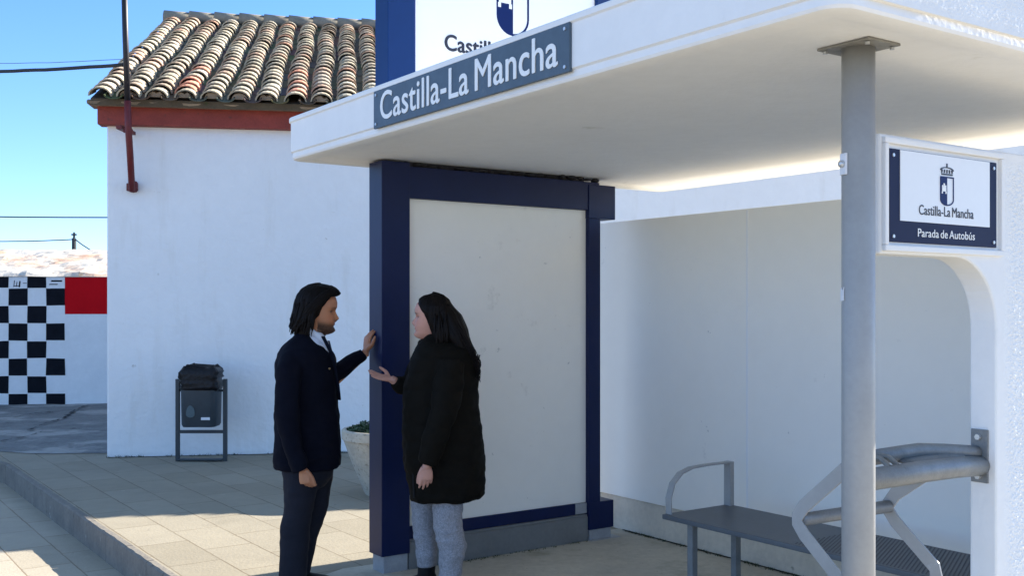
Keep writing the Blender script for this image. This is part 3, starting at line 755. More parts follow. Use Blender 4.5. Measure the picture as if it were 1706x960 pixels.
# ------------------------------------------------------------------ planter bowl
pc = Vector((-1.02, 9.02, 0))
po = thing('planter', pc, 'round flared stone planter with low green plants partly behind the navy post', 'planter')
g = MB(); g.lathe(pc, [(.235, .0), (.25, .03), (.285, .12), (.345, .26), (.39, .38), (.415, .45), (.425, .47), (.435, .475), (.437, .545), (.425, .555), (.40, .555), (.39, .50), (.2, .49)], 48); g.build('bowl', M['pot'], po, smooth=True)
po.children[0].data.set_sharp_from_angle(angle=R(45))
g = MB(); g.lathe(pc, [(.388, .50), (.388, .515), (.2, .53), (.02, .535)], 24); g.build('soil', M['soil'], po)
g = MB()
for i in range(1500):
    an = rnd.uniform(0, 6.283); r = .38 * math.sqrt(rnd.random()); h = .10 * (1 - (r / .42) ** 2) * rnd.random()
    c = pc + Vector((math.cos(an) * r, math.sin(an) * r, .535 + h + .02 * noise.noise(Vector((r * 9, an * 2, 0)))))
    d = Vector((rnd.gauss(0, 1), rnd.gauss(0, 1), rnd.gauss(.6, .6))).normalized(); s_ = d.cross(Vector((rnd.gauss(0, 1), rnd.gauss(0, 1), rnd.gauss(0, 1)))).normalized()
    L_ = rnd.uniform(.018, .034); wd_ = L_ * .4
    g.bm.faces.new([g.bm.verts.new(p) for p in (c, c + d * L_ * .5 + s_ * wd_, c + d * L_, c + d * L_ * .5 - s_ * wd_)])
g.build('leaves', M['leaf'], po, recalc=False)

# ------------------------------------------------------------------ weeds in cracks
g = MB()
def tuft(c, n, h):
    for i in range(n):
        d = Vector((rnd.gauss(0, .5), rnd.gauss(0, .5), 1)).normalized(); s_ = Vector((rnd.gauss(0, 1), rnd.gauss(0, 1), 0)).normalized() * .003
        b = c + Vector((rnd.gauss(0, .012), rnd.gauss(0, .012), 0)); L_ = h * rnd.uniform(.4, 1)
        g.bm.faces.new([g.bm.verts.new(p) for p in (b - s_, b + s_, b + d * L_ + Vector((0, 0, -.2 * L_)) + s_ * .2)])
for i in range(170):
    a = rnd.uniform(.6, 3.75); 
    if noise.noise(Vector((a * 2.4, 0, 0))) > -.12: tuft(W(a, WB + rnd.uniform(-.012, .012), .004), 7, .022)
for i in range(150):
    u = rnd.uniform(0, 4.5)
    if noise.noise(Vector((u * 3, 4, 0))) > -.1: tuft(H(u, -.01, 0), 9, .045)
for i in range(60): tuft(W(rnd.uniform(3.64, 3.68), rnd.uniform(.7, 2.1), .004), 6, .018)
tag(g.build('weeds', M['weed'], recalc=False), 'small weeds growing in the joints at the foot of the walls', 'weeds', kind='stuff')
g = MB()   # dirt line where floor meets plinth and house wall meets pavement
for (f0, n_, wid) in ((lambda t: (W(.5 + 3.3 * t, WB + .006, .0075), BV), 160, .020), (lambda t: (H(.02 + 9 * t, -.012, .0045), V), 300, .028)):
    prev = None
    for i in range(n_ + 1):
        p, d = f0(i / n_); k = wid * (.35 + .65 * abs(noise.noise(p * 5.3)) * 2)
        cur = (g.bm.verts.new(p - d * k), g.bm.verts.new(p + d * .012))
        if prev: g.bm.faces.new((prev[0], cur[0], cur[1], prev[1]))
        prev = cur
tag(g.build('joint_dirt', mat('dirt', (.055, .048, .035), .95, var=.4, vscale=20), recalc=False), 'dark dirt line along the foot of the walls', 'dirt', kind='stuff')
g = MB()   # cracks in the asphalt
def crack(pts, wd):
    prev = None
    P_ = [Vector(p) for p in pts]; n = 26
    for i in range(n * (len(P_) - 1) + 1):
        s = i / n; k = min(int(s), len(P_) - 2); p = P_[k].lerp(P_[k + 1], s - k) + Vector((.06 * noise.noise(Vector((s * 9, 1, 0))), .16 * noise.noise(Vector((s * 7, 5, 0))), 0))
        wv = wd * (.5 + abs(noise.noise(Vector((s * 4, 9, 0)))) * 2.4)
        cur = (g.bm.verts.new(p - Vector((0, wv, 0))), g.bm.verts.new(p + Vector((0, wv, 0))))
        if prev: g.bm.faces.new((prev[0], cur[0], cur[1], prev[1]))
        prev = cur
def gp(x, y): Y = F * EYE / (y - HOR); return Vector(((x - 853) * Y / F, Y, .034))
crack([gp(45, 722), gp(75, 710), gp(108, 700), gp(122, 688), gp(145, 679)], .05)
crack([gp(20, 700), gp(60, 692), gp(100, 690)], .03)
crack([gp(0, 740), gp(40, 733), gp(70, 724)], .03)
tag(g.build('asphalt_cracks', mat('crack', (.03, .03, .032), .95), recalc=False), kind='structure')

# ------------------------------------------------------------------ people
def lerp_tab(tab, z):
    if z <= tab[0][0]: return tab[0][1]
    for (z0, v0), (z1, v1) in zip(tab, tab[1:]):
        if z <= z1:
            t = (z - z0) / (z1 - z0); t = t * t * (3 - 2 * t) * .5 + t * .5
            return v0 + (v1 - v0) * t
    return tab[-1][1]
T_F = [(-.128, .030), (-.122, .060), (-.112, .080), (-.10, .088), (-.088, .086), (-.076, .080), (-.066, .087), (-.058, .084), (-.051, .089), (-.042, .083), (-.02, .081), (.005, .081), (.018, .088), (.028, .093), (.05, .093), (.075, .085), (.095, .068), (.11, .045), (.12, .015), (.124, .0)]
T_B = [(-.128, .02), (-.115, .035), (-.09, .05), (-.06, .072), (-.03, .088), (0, .097), (.03, .101), (.06, .098), (.09, .082), (.11, .055), (.12, .025), (.124, .004)]
T_W = [(-.128, .015), (-.12, .030), (-.105, .042), (-.09, .052), (-.07, .060), (-.05, .066), (-.03, .071), (0, .075), (.03, .077), (.06, .073), (.09, .057), (.11, .037), (.12, .018), (.124, .004)]
T_N = [(-.052, 0), (-.046, .010), (-.040, .022), (-.034, .027), (-.027, .025), (-.015, .017), (0, .009), (.012, .003), (.02, 0)]
def g1(x, s): return math.exp(-(x / s) ** 2)
def head_pt(z, ph, female=False):
    """surface of the head: forward x, side y, up z; ph angle from the face"""
    f, b, w_ = lerp_tab(T_F, z), lerp_tab(T_B, z), lerp_tab(T_W, z)
    c, s = math.cos(ph), math.sin(ph)
    e = 2.3; k = (abs(c) ** e + abs(s) ** e) ** (-1 / e)
    x = c * k * (f if c > 0 else b); y = s * k * w_
    if c > 0:
        sig = .0085 + .007 * g1(z + .038, .014)
        x += lerp_tab(T_N, z) * g1(y, sig)
        x -= .017 * g1(abs(y) - .031, .016) * g1(z - .002, .011)          # eye sockets
        x += .004 * g1(abs(y) - .03, .018) * g1(z - .024, .007)           # brows
        x += .004 * g1(abs(y) - .040, .016) * g1(z + .030, .018)          # cheeks
        lip = g1(y, .022)
        x += .004 * lip * (g1(z + .052, .005) + g1(z + .065, .005)) - .006 * lip * g1(z + .0585, .0028)
        x += .005 * g1(y, .018) * g1(z + .100, .012)
        if female: x -= .003 * g1(z - .024, .01)
    return x, y
class Frame:
    def __init__(s, o, fwd, pitch=0, sc=1.0, roll=0):
        f = Vector(fwd).normalized(); sd_ = UP.cross(f)
        q = Matrix.Rotation(-pitch, 3, sd_)
        s.o = Vector(o); s.f = q @ f; s.s = sd_; s.u = q @ UP; s.k = sc
    def p(s, x, y, z): return s.o + (s.f * x + s.s * y + s.u * z) * s.k
    def inv(s, co):
        d = (co - s.o) / s.k; return d.dot(s.f), d.dot(s.s), d.dot(s.u)
def add_head(mb, fr, female=False):
    zs = [-.128 + .252 * i / 72 for i in range(73)]
    rings = []
    for z in zs:
        rings.append([fr.p(*head_pt(z, 2 * math.pi * k / 72, female), z) for k in range(72)])
    mb.loft(rings)
    rot = Matrix((fr.f, fr.s, fr.u)).transposed()
    for sgn in (-1, 1):
        mb.ball(fr.p(-.012, sgn * .076, -.008), (.017 * fr.k, .008 * fr.k, .031 * fr.k), 14, rot)
def add_hand(mb, wrist, d, nrm, thumb, L=.185, curl=(.3, .35, .4, .5), spread=.05, thumb_out=.6, tc=.2):
    """wrist point, d finger direction, nrm palm normal (fingers curl towards it), thumb = side direction of the thumb"""
    d = Vector(d).normalized(); nrm = (Vector(nrm) - d * Vector(nrm).dot(d)).normalized(); th = Vector(thumb); th = (th - d * th.dot(d) - nrm * th.dot(nrm)).normalized()
    k = L / .185; w_ = Vector(wrist)
    mb.tube([w_ - d * .03 * k, w_ + d * .008 * k, w_ + d * .04 * k, w_ + d * .075 * k, w_ + d * .092 * k],
            [(.024 * k, .019 * k), (.026 * k, .017 * k), (.038 * k, .016 * k), (.041 * k, .014 * k), (.037 * k, .010 * k)], n=18, side=th)
    offs = (.030, .010, -.011, -.030); lens = (.072, .080, .074, .058); rad = (.0092, .0095, .009, .0080)
    for i in range(4):
        base = w_ + d * (.078 - .004 * abs(i - 1.2)) * k + th * offs[i] * k
        ang = 0; dirn = (d + th * spread * (1.5 - i)).normalized(); p = base; pts = [p - dirn * .02 * k, p]; rr_ = [rad[i] * k, rad[i] * k * 1.04]
        for seg, fr_ in enumerate((.44, .31, .25)):
            ang += curl[i] * (1.0, 1.15, .8)[seg]
            dd = dirn * math.cos(ang) + nrm * math.sin(ang)
            p = p + dd * lens[i] * fr_ * k; pts.append(p); rr_.append(rad[i] * k * (.97, .9, .68)[seg])
        mb.tube(pts, rr_, n=10, side=th); mb.ball(p, rad[i] * k * .72, 8)
    b0 = w_ + d * .022 * k + th * .026 * k
    t1 = (d * (1 - thumb_out * .5) + th * thumb_out + nrm * tc).normalized(); t2 = (d * 1.0 + th * thumb_out * .45 + nrm * tc * .6).normalized()
    q = [b0 - t1 * .01 * k, b0 + t1 * .022 * k, b0 + t1 * .045 * k, b0 + t1 * .045 * k + t2 * .028 * k, b0 + t1 * .045 * k + t2 * .048 * k]
    mb.tube(q, [.015 * k, .0145 * k, .0115 * k, .0105 * k, .0075 * k], n=12); mb.ball(q[-1], .0078 * k, 8)
def hair_cap(fr, hl, thick, seed=0, zlo=-.13, nph=150, nz=46, strand=.0035):
    """hair shell: outer surface over the scalp, open at the face; hl(z) = half angle left bare"""
    g = MB(); rings = []
    for i in range(nz + 1):
        z = zlo + (.1238 - zlo) * (1 - (1 - i / nz) ** 1.5); a0 = hl(z); ro = []; ri = []
        zz = min(max(z, -.10), .1239)
        for k in range(nph + 1):
            ph = a0 + (2 * math.pi - 2 * a0) * k / nph
            c, s = math.cos(ph), math.sin(ph)
            f, b, w_ = lerp_tab(T_F, zz) + .001, lerp_tab(T_B, zz) + .001, lerp_tab(T_W, zz) + .001
            if z < -.04: b = max(b, .085); w_ = max(w_, .064)
            bx, by = c * (f if c > 0 else b), s * w_
            edge = min(1, (ph - a0) / .25, (2 * math.pi - a0 - ph) / .25) if a0 > .02 else 1
            t = thick(z, ph) * (.25 + .75 * edge)
            st_ = strand * (noise.noise(Vector((ph * 14, z * 9, seed))) + .6 * noise.noise(Vector((ph * 37, z * 14, seed + 5))))
            r = math.hypot(bx, by) + 1e-6
            dv = Vector((bx * 1.0, by * 1.0, max(0, z - .035) * 1.3))
            if dv.length < 1e-5: dv = Vector((0, 0, 1))
            dv.normalize(); tt = t + st_ * min(1, r / .03)
            ro.append(fr.p(bx + dv.x * tt, by + dv.y * tt, z + dv.z * tt)); ri.append(fr.p(bx * .93, by * .93, min(z, .118)))
        rings.append(ro + ri[::-1])
    g.loft(rings)
    return g

def person(spec):
    Y0 = spec['Y']
    def P(x, y, dy=0):
        Y = Y0 + dy; return Vector(((x - 853) * Y / F, Y, EYE + (HOR - y) * Y0 / F))
    base = P(spec['foot'][0], HOR + F * EYE / Y0); base.z = 0
    hf = spec['head']; g = MB(); add_head(g, hf, spec['female'])
    X = Vector((1, 0, 0)); fw = spec['fwd']
    for pts, rad in spec['body']: g.tube([P(*p) for p in pts], rad, n=20, side=UP.cross(fw))
    for h in spec['hands']: add_hand(g, P(*h['w']), **{k: v for k, v in h.items() if k != 'w'})
    sk, lipc, br = spec['skin'], spec['lip'], (.03, .02, .015)
    def colr(co):
        x, y, z = hf.inv(co)
        c = sk
        if math.hypot(x, y) < .16 and -.13 < z < .12 and x > 0:
            def mix(a, b, t): return tuple(p * (1 - t) + q * t for p, q in zip(a, b))
            c = mix(c, lipc, g1(y, .024) * g1(z + .058, .010))
            c = mix(c, br, .85 * g1(abs(y) - .032, .018) * g1(z - .022, .005))
            c = mix(c, br, .95 * g1(abs(y) - .031, .015) * g1(z - .003, .006))
            c = mix(c, (sk[0] * 1.05, sk[1] * .75, sk[2] * .75), .35 * g1(abs(y) - .045, .02) * g1(z + .03, .018))
            if spec['beard']:
                jaw = 1 / (1 + math.exp((z + .066 + .010 * 0 - .35 * max(0, .02 - x * .3)) / .006))
                mous = g1(y, .028) * g1(z + .045, .006)
                n_ = .88 + .12 * noise.noise(co * 160)
                c = mix(c, (.016, .010, .007), min(1, max(jaw * 1.05 * (x > -.02), mous * 1.1)) * n_ * (1 - .9 * g1(y, .020) * g1(z + .058, .006)))
        return c
    me = remeshed(g, 'person', .0042, 2, color=colr)
    o = link_mesh('person', me, spec['mat'], origin=base); tag(o, spec['label'], 'person')
    for s in (-1, 1):
        e = MB(); x_, y_ = head_pt(0, .40 * s, spec['female']); e.ball(hf.p(x_ - .0065, s * .031, .000), .0105 * hf.k, 14); e.build('eye', M['eye'], o, smooth=True)
    return o, P

def cloth_disp(amp, sc, seed, folds=None):
    def d(co):
        q = noise.noise(Vector((co.x * sc, co.y * sc, co.z * sc * .8 + seed))) + .5 * noise.noise(Vector((co.x * sc * 2.3, co.y * sc * 2.3, co.z * sc * 2.9 + seed)))
        v = amp * q
        if folds: v += folds(co)
        return v
    return d
def rings_px(P, rows, n=40, e=2.3, yaw=0):
    """rows: (y_px, left_px, right_px, half depth m, centre dy)"""
    out = []
    for (y, l, r, ry, dy) in rows:
        a = P(l, y, dy); b = P(r, y, dy); c = (a + b) / 2; rx = (b - a).length / 2; rg = []
        for k in range(n):
            an = 2 * math.pi * k / n; co, si = math.cos(an), math.sin(an); q = (abs(co) ** e + abs(si) ** e) ** (-1 / e)
            rg.append(c + Vector((co * q * rx, si * q * ry + yaw * co * q * rx, 0)))
        out.append(rg)
    return out

# ---- man in a dark suit
YM = 6.0
fm = Vector((1, .10, 0)).normalized()
headc = lambda x, y, Y: Vector(((x - 853) * Y / F, Y, EYE + (HOR - y) * Y / F))
hm = Frame(headc(532, 518.5, YM), fm, pitch=R(-4), sc=1.06)
man_spec = dict(Y=YM, foot=(492,), female=False, fwd=fm, head=hm, skin=(.50, .205, .10), lip=(.28, .10, .075), beard=True, mat=M['skin_m'],
    label='bearded man in dark navy suit with long dark hair, one hand on the navy post',
    body=[([(520, 600), (522, 575), (527, 552), (531, 535)], [.062, .056, .056, .055]),
          ([(510, 800), (510, 740), (511, 680), (512, 620), (515, 592), (519, 575)], [(.155, .10), (.15, .10), (.14, .10), (.17, .12), (.15, .09), (.06, .06)]),
          ([(500, 606, -.14), (487, 628, -.21), (483, 690, -.25), (503, 766, -.25), (505, 772, -.25)], [.034, .036, .028, .024, .024]),
          ([(530, 603, .16), (535, 625, .2), (550, 645, .24), (600, 602, .33), (609, 592, .34)], [.05, .05, .04, .027, .025]),
          ([(502, 790, -.09), (496, 865, -.10), (490, 900, -.10), (486, 972, -.10), (497, 983, -.10)], [.078, .055, .050, .038, .033]),
          ([(525, 790, .09), (520, 865, .09), (508, 905, .09), (497, 968, .09), (505, 981, .09)], [.078, .055, .050, .038, .033])],
    hands=[dict(w=(505, 769, -.25), d=(.12, 0, -1), nrm=(.55, .85, 0), thumb=(.8, -.5, 0), L=.178, curl=(.55, .6, .62, .7), spread=.02, thumb_out=.35, tc=.4),
           dict(w=(610, 590, .335), d=(.10, .02, 1), nrm=(BV.x, BV.y, 0), thumb=(.9, -.4, 0), L=.180, curl=(.28, .30, .34, .42), spread=.07, thumb_out=.75, tc=.15)])
man, P = person(man_spec)
g = MB()
g.loft(rings_px(P, [(779, 458, 566, .19, 0), (765, 457, 567, .195, 0), (735, 459, 566, .19, 0), (700, 462, 564, .18, 0), (660, 463, 561, .175, 0), (625, 461, 561, .19, 0), (603, 461, 559, .215, 0), (590, 465, 556, .215, 0), (578, 473, 546, .19, 0), (569, 482, 534, .15, 0), (562, 489, 524, .11, 0), (555, 494, 516, .075, 0), (549, 497, 512, .055, 0)], yaw=.12))
g.tube([P(488, 592, -.15), P(481, 615, -.21), P(478, 655, -.245), P(480, 700, -.26), P(491, 745, -.258), P(502, 771, -.25)], [.062, .074, .070, .063, .054, .048], n=20)
g.tube([P(535, 598, .16), P(540, 622, .2), P(551, 632, .23), P(568, 622, .26), P(592, 604, .31), P(607, 594, .335)], [.06, .066, .06, .055, .046, .040], n=20)
me = remeshed(g, 'jacket', .008, 3, disp=cloth_disp(.010, 8, 1, lambda co: .006 * math.sin(co.z * 60 + 5 * noise.noise(co * 6)) * max(0, noise.noise(co * 3))))
jk = link_mesh('jacket', me, M['suit'], man)
g = MB()   # lapel and pocket flap
g.strap([P(538, 560, -.10), P(551, 585, -.135), P(559, 615, -.13), P(563, 645, -.09), P(565, 665, -.06)], Vector((.010, -.016, .0)), .008)
g.build('lapel', M['suit'], jk, smooth=True)
g = MB()
g.loft(rings_px(P, [(600, 505, 548, .10, -.02), (585, 505, 550, .095, -.02), (572, 507, 545, .085, -.015), (560, 510, 541, .062, -.01), (553, 513, 541, .056, 0), (548, 515, 541, .054, 0)], yaw=.1))
me = remeshed(g, 'shirt', .006, 2, disp=cloth_disp(.002, 18, 4)); sh_ = link_mesh('shirt', me, M['shirt'], man)
g = MB(); g.strap([P(514, 550, -.066), P(524, 556, -.080), P(535, 564, -.082), P(545, 574, -.066), P(550, 590, -.06)], Vector((.006, -.004, .016)), .006)
g.build('collar', M['shirt'], sh_, smooth=True)
g = MB(); g.tube([P(546, 569, -.045), P(550, 582, -.06), P(556, 602, -.075), P(558, 618, -.05), P(556, 630, -.02)], [(.014, .012), (.013, .010), (.018, .009), (.020, .007), (.018, .005)], n=12, side=(.3, -1, 0))
g.build('tie', M['tie'], man, smooth=True)
g = MB(); g.ball(P(549, 612, -.145), .006, 8); g.build('lapel_pin', mat('pin', (.5, .3, .12), .3, metal=.6), jk)
g = MB()
g.tube([P(501, 765, -.09), P(501, 800, -.09), P(497, 850, -.10), P(491, 875, -.10), P(490, 905, -.10), P(488, 940, -.10), P(487, 974, -.10)], [.10, .098, .078, .082, .080, .077, .075], n=22)
g.tube([P(529, 765, .09), P(529, 800, .09), P(524, 845, .09), P(518, 870, .09), P(507, 905, .09), P(500, 940, .09), P(495, 972, .09)], [.095, .09, .078, .075, .072, .070, .068], n=22)
g.loft(rings_px(P, [(812, 485, 540, .10, 0), (795, 473, 552, .16, 0), (770, 470, 556, .165, 0), (745, 472, 553, .16, 0)]))
me = remeshed(g, 'trousers', .008, 3, disp=cloth_disp(.0055, 10, 7, lambda co: .004 * max(0, noise.noise(Vector((co.x * 8, co.y * 8, co.z * 22))))))
link_mesh('trousers', me, M['trousers'], man)
def shoe(P, px, dy, dirx, parent, ln=.28, h=.075, name='shoe'):
    c = P(px, HOR, dy); g = MB(); rings = []
    for (t, w_, hh) in ((0, .026, .06), (.04, .036, .085), (.12, .038, .088), (.3, .038, .075), (.5, .042, .058), (.7, .047, .048), (.88, .040, .038), (1, .018, .022)):
        rings.append([Vector((c.x + dirx * (t - .25) * ln, c.y + math.cos(2 * math.pi * k / 16) * w_, max(.0, hh / 2 + math.sin(2 * math.pi * k / 16) * hh / 2))) for k in range(16)])
    g.loft(rings); return g.build(name, M['shoe'], parent, smooth=True)
shoe(P, 488, -.10, 1, man); shoe(P, 496, .09, 1, man)
def hlm(z): return lerp_tab([(-.135, 2.0), (-.09, 1.95), (-.05, 1.75), (-.02, 1.48), (.02, 1.36), (.05, 1.15), (.075, .85), (.092, .35), (.10, .0)], z)
def thm(z, ph):
    back = max(0, -math.cos(ph)); side = abs(math.sin(ph))
    t = .016 + .012 * back + .006 * side
    if z < -.02: t += (.018 * back + .008 * side) * min(1, (-.02 - z) / .06)
    t += .012 * max(0, math.cos(ph)) * g1(z - .10, .03)
    return t * (1 if z > -.11 else .8)
g = hair_cap(hm, hlm, thm, 3, zlo=-.135, strand=.006)
hr = g.build('hair', M['hair'], man, smooth=True)
g = MB()   # loose locks
for i in range(110):
    ph = rnd.uniform(1.5, 2 * math.pi - 1.5); z = rnd.uniform(-.02, .09)
    bx, by = math.cos(ph) * lerp_tab(T_B, z), math.sin(ph) * lerp_tab(T_W, z); r = thm(z, ph) + .002; k = 1 + r / math.hypot(bx, by)
    pts = []
    for s in range(7):
        t = s / 6; zz = z - .125 * t * rnd.uniform(.9, 1.0); 
        fl = 1 + .10 * t * t + .012 * math.sin(s * 1.4 + i)
        pts.append(hm.p(bx * k * fl - .010 * t, by * k * fl, zz))
    g.tube(pts, [.004, .006, .0065, .006, .005, .0035, .0015], n=6)
for i in range(40):   # swept fringe
    y0 = rnd.uniform(-.05, .05); x0 = rnd.uniform(.02, .055)
    pts = [hm.p(x0 - .03 + .055 * t, y0 * (1 + .35 * t), .128 + .012 * math.sin(t * 2.6) - .040 * t * t + rnd.uniform(-.001, .002)) for t in (0, .25, .5, .75, 1)]
    g.tube(pts, [.005, .006, .006, .005, .002], n=6)
# swept back waves from the hairline over the top and down to the nape
for i in range(330):
    sgn = rnd.choice((-1, -1, 1)); u_ = rnd.random(); pts = []
    a_ = rnd.uniform(.15, 1.25); end = rnd.uniform(-.135, -.085); off = rnd.uniform(.000, .010); wp = rnd.uniform(0, 6.28); n_ = 12
    for k in range(n_ + 1):
        t = k / n_
        z = (.086 - .018 * a_) + (.035 * math.sin(min(1, t * 2.2) * math.pi / 2) - .0) * (1 - .55 * a_) - max(0, t - .25) / .75 * (.10 - .018 * a_ - end) * (.55 + .45 * t)
        ph = sgn * (a_ * .95 + t * (2.35 - .75 * a_)) if t < 1 else sgn * (a_ * .95 + 2.35 - .75 * a_)
        zz = max(-.10, min(z, .118)); c, s2 = math.cos(ph), math.sin(ph)
        f_, b_, w2_ = lerp_tab(T_F, zz), lerp_tab(T_B, zz), lerp_tab(T_W, zz)
        if z < -.04: b_ = max(b_, .085); w2_ = max(w2_, .064)
        bx, by = c * (f_ if c > 0 else b_), s2 * w2_; dv = Vector((bx, by, max(0, z - .035) * 1.3)).normalized()
        th_ = thm(z, ph) + off + .004 * math.sin(t * 11 + wp) * t + .001 * max(0, 1 - abs(t - .12) / .15)
        pts.append(hm.p(bx + dv.x * th_, by + dv.y * th_, z + dv.z * th_ + .003 * math.cos(t * 11 + wp) * t))
    g.tube(pts, [.0022, .004] + [.0042] * (n_ - 3) + [.003, .0012], n=5)
g.build('loose_locks', M['hair'], hr, smooth=True)

# ---- woman in a long dark padded coat
YW = 5.9
fwv = Vector((-1, .05, 0)).normalized()
hw_ = Frame(headc(717.5, 530, YW), fwv, pitch=R(3), sc=.985)
wspec = dict(Y=YW, foot=(735,), female=True, fwd=fwv, head=hw_, skin=(.60, .29, .205), lip=(.42, .14, .13), beard=False, mat=M['skin_w'],
    label='woman in long black padded coat and grey trousers with long wavy dark hair',
    body=[([(738, 605), (735, 585), (728, 562), (721, 545)], [.055, .050, .048, .05]),
          ([(742, 810), (740, 740), (738, 680), (738, 620), (740, 596), (737, 580)], [(.16, .11), (.16, .11), (.14, .10), (.16, .12), (.14, .08), (.055, .055)]),
          ([(745, 605, -.15), (742, 640, -.22), (728, 692, -.27), (712, 760, -.28), (711, 767, -.28)], [.045, .045, .036, .024, .022]),
          ([(720, 603, .14), (705, 640, .18), (690, 660, .18), (660, 640, .14), (651, 634, .13)], [.045, .042, .034, .024, .022]),
          ([(745, 800, -.09), (748, 880, -.09), (754, 905, -.09), (750, 965, -.09), (742, 985, -.09)], [.07, .055, .050, .036, .034]),
          ([(715, 800, .08), (707, 880, .08), (709, 920, .08), (712, 960, .08), (702, 980, .08)], [.065, .05, .045, .034, .032])],
    hands=[dict(w=(711, 763, -.28), d=(-.02, 0, -1), nrm=(-.3, .9, 0), thumb=(-1, 0, 0), L=.165, curl=(.22, .26, .3, .36), spread=.07, thumb_out=.35, tc=.3),
           dict(w=(652, 635, .13), d=(-1, -.06, .22), nrm=(-.15, -.35, 1), thumb=(0, .8, .6), L=.165, curl=(.10, .14, .16, .12), spread=.10, thumb_out=.75, tc=.5)])
wom, P = person(wspec)
g = MB()
g.loft(rings_px(P, [(831, 684, 800, .20, 0), (824, 682, 808, .215, 0), (800, 677, 809, .225, 0), (760, 671, 806, .225, 0), (720, 669, 803, .22, 0), (680, 670, 799, .21, 0), (645, 673, 797, .205, 0), (615, 679, 797, .215, 0), (595, 684, 794, .205, 0), (580, 692, 788, .17, 0), (571, 698, 778, .13, 0), (566, 701, 765, .10, 0)], n=48))
g.tube([P(752, 602, -.17), P(748, 635, -.22), P(739, 680, -.26), P(724, 725, -.28), P(712, 762, -.28)], [.075, .082, .078, .070, .056], n=22)
g.tube([P(708, 603, .12), P(692, 630, .17), P(684, 650, .17), P(668, 646, .15), P(657, 638, .13)], [.075, .072, .062, .052, .040], n=22)
g.tube([P(700, 575, 0), P(715, 566, -.05), P(740, 562, -.06), P(762, 560, .0)], [.025, .03, .034, .03], n=12)
def quilt(co):
    return -.006 * abs(math.sin((co.z + .02 * noise.noise(co * 3)) * math.pi / .095)) ** .35 * -1 - .006
me = remeshed(g, 'coat', .008, 4, disp=cloth_disp(.011, 8, 3, quilt)); ct = link_mesh('coat', me, M['coat'], wom)
g = MB(); g.tube([P(697, 573, -.08), P(700, 590, -.12), P(690, 660, -.15), P(686, 740, -.16), P(690, 822, -.16)], [(.006, .003)] * 5, n=6, side=(-1, 0, 0)); g.build('coat_zip', M['shoe'], ct)
g = MB()
g.tube([P(745, 790, -.08), P(745, 840, -.09), P(747, 868, -.09), P(751, 892, -.09), P(754, 912, -.09), P(751, 940, -.09), P(749, 968, -.09)], [.09, .084, .080, .078, .072, .064, .060], n=22)
g.tube([P(712, 790, .08), P(706, 840, .08), P(707, 880, .08), P(710, 915, .08), P(711, 950, .08)], [.085, .076, .066, .060, .055], n=22)
g.loft(rings_px(P, [(800, 690, 775, .15, 0), (812, 700, 765, .10, 0)]))
me = remeshed(g, 'trousers', .008, 2, disp=cloth_disp(.006, 11, 9, lambda co: .005 * max(0, math.sin(co.z * 70 + 4 * noise.noise(co * 7))) * g1(co.z - .25, .22)))
link_mesh('trousers', me, M['jeans'], wom)
def boot(px, dy, top):
    c = P(px, HOR, dy); g = MB(); g.tube([Vector((c.x, c.y, .02)), Vector((c.x, c.y, .07)), Vector((c.x + .005, c.y, top))], [.045, .05, .052], n=18)
    rings = []
    for (t, w_, hh) in ((0, .026, .06), (.05, .036, .085), (.2, .040, .09), (.4, .042, .075), (.65, .046, .06), (.88, .040, .045), (1, .018, .025)):
        rings.append([Vector((c.x - (t - .25) * .25, c.y + math.cos(2 * math.pi * k / 16) * w_, max(.0, hh / 2 + math.sin(2 * math.pi * k / 16) * hh / 2))) for k in range(16)])
    g.loft(rings); me = remeshed(g, 'boot', .007, 3); return link_mesh('boot', me, M['shoe'], wom)
boot(710, .08, .155); boot(748, -.09, .155)
def hlw(z): return lerp_tab([(-.15, 1.95), (-.09, 1.80), (-.05, 1.62), (-.02, 1.48), (.02, 1.28), (.05, 1.02), (.08, .64), (.098, .22), (.108, .0)], z)
def thw(z, ph):
    back = max(0, -math.cos(ph)); side = abs(math.sin(ph)); t = .012 + .014 * back + .005 * side
    if z < 0: t += (.050 * back + .006 * side) * min(1, -z / .10)
    return t
g = hair_cap(hw_, hlw, thw, 11, zlo=-.135, strand=.005); hr = g.build('hair', M['hair'], wom, smooth=True)
g = MB()
g.tube([P(722, 512, 0), P(736, 520, 0), P(748, 538, 0), P(760, 560, 0), P(773, 582, 0), P(783, 602, .0)], [(.03, .03), (.088, .072), (.108, .084), (.125, .075), (.12, .05), (.08, .018)], n=26, side=(0, 1, 0))
me = remeshed(g, 'back_hair', .006, 3, disp=lambda co: .006 * noise.noise(Vector((co.x * 60 + co.z * 30, co.y * 60, co.z * 9))))
link_mesh('back_hair', me, M['hair'], hr)
g = MB()
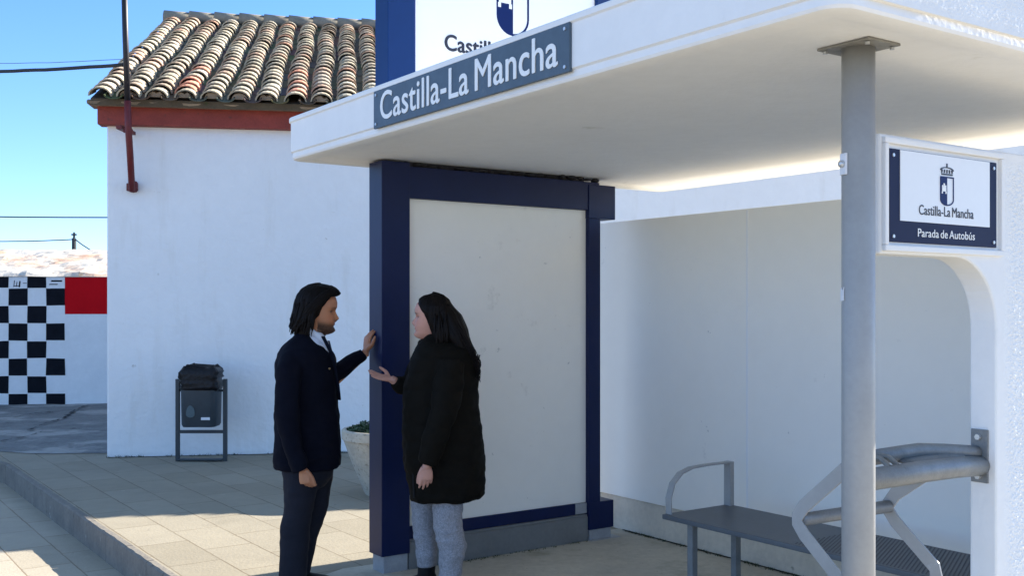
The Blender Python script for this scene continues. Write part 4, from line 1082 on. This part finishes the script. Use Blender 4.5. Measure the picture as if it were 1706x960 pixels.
for i in range(420):      # long wavy hair down the back
    s0 = rnd.random(); dy = rnd.uniform(-.12, .09); e_ = abs(dy) / .13
    x0, y0 = 726 + 24 * rnd.random(), 516 + 18 * rnd.random()
    out = rnd.random(); low = rnd.random()
    x3 = 752 + 44 * rnd.random(); y3 = rnd.uniform(590, 612)
    if low < .12: x3, y3 = rnd.uniform(792, 801), rnd.uniform(615, 634)
    mid = 770 + 14 * out - 10 * e_
    A_, B_2, C_, D_ = (x0, y0, dy * .6), (762 + 8 * s0 - 10 * e_, 530, dy * .9), (min(792, max(mid, x3 - 10)), 572, dy), (x3, y3, dy * 1.05)
    pts = []; ph = rnd.uniform(0, 6); am = rnd.uniform(.8, 2.6)
    for k in range(14):
        t = k / 13; q = [(1 - t) ** 3 * a + 3 * (1 - t) ** 2 * t * b + 3 * (1 - t) * t * t * c + t ** 3 * d for a, b, c, d in zip(A_, B_2, C_, D_)]
        wv = am * t * math.sin(t * 15 + ph)
        pts.append(P(q[0] + wv, q[1], q[2] + .007 * t * math.cos(t * 15 + ph)))
    g.tube(pts, [.0035 + .001 * s0 if k < 11 else .0035 * (13.3 - k) / 3 for k in range(14)], n=5)
for j_ in range(9):
    w0 = rnd.uniform(0, 6); xo = rnd.uniform(-4, 3.5); y_ = rnd.uniform(590, 606); am = rnd.uniform(1.6, 3.0); st_ = rnd.uniform(2.6, 3.6)
    g.tube([P(796 + xo + am * math.sin(k * .95 + w0), y_ + k * st_, -.06 - .008 * j_ + .01 * math.cos(k * .95)) for k in range(11)], [.0032] * 9 + [.0022, .001], n=6)
g.tube([P(798 + 2.2 * math.sin(k * .9), 612 + k * 2.6, -.10 + .01 * math.cos(k * .9)) for k in range(10)], [.0035] * 8 + [.0025, .001], n=6)
for i in range(26):       # locks in front of the near ear falling on the collar
    x0 = rnd.uniform(723, 744); pts = [P(x0 + 2 * t * rnd.uniform(0, 1.4) + 1.5 * math.sin(t * 5 + i), 514 + (i % 7) * 2 + t * rnd.uniform(48, 56), -.074 - .045 * min(1, t * 2.2)) for t in (0, .2, .4, .6, .8, 1)]
    g.tube(pts, [.003, .005, .006, .005, .004, .0015], n=6)
g.build('long_locks', M['hair'], hr, smooth=True)
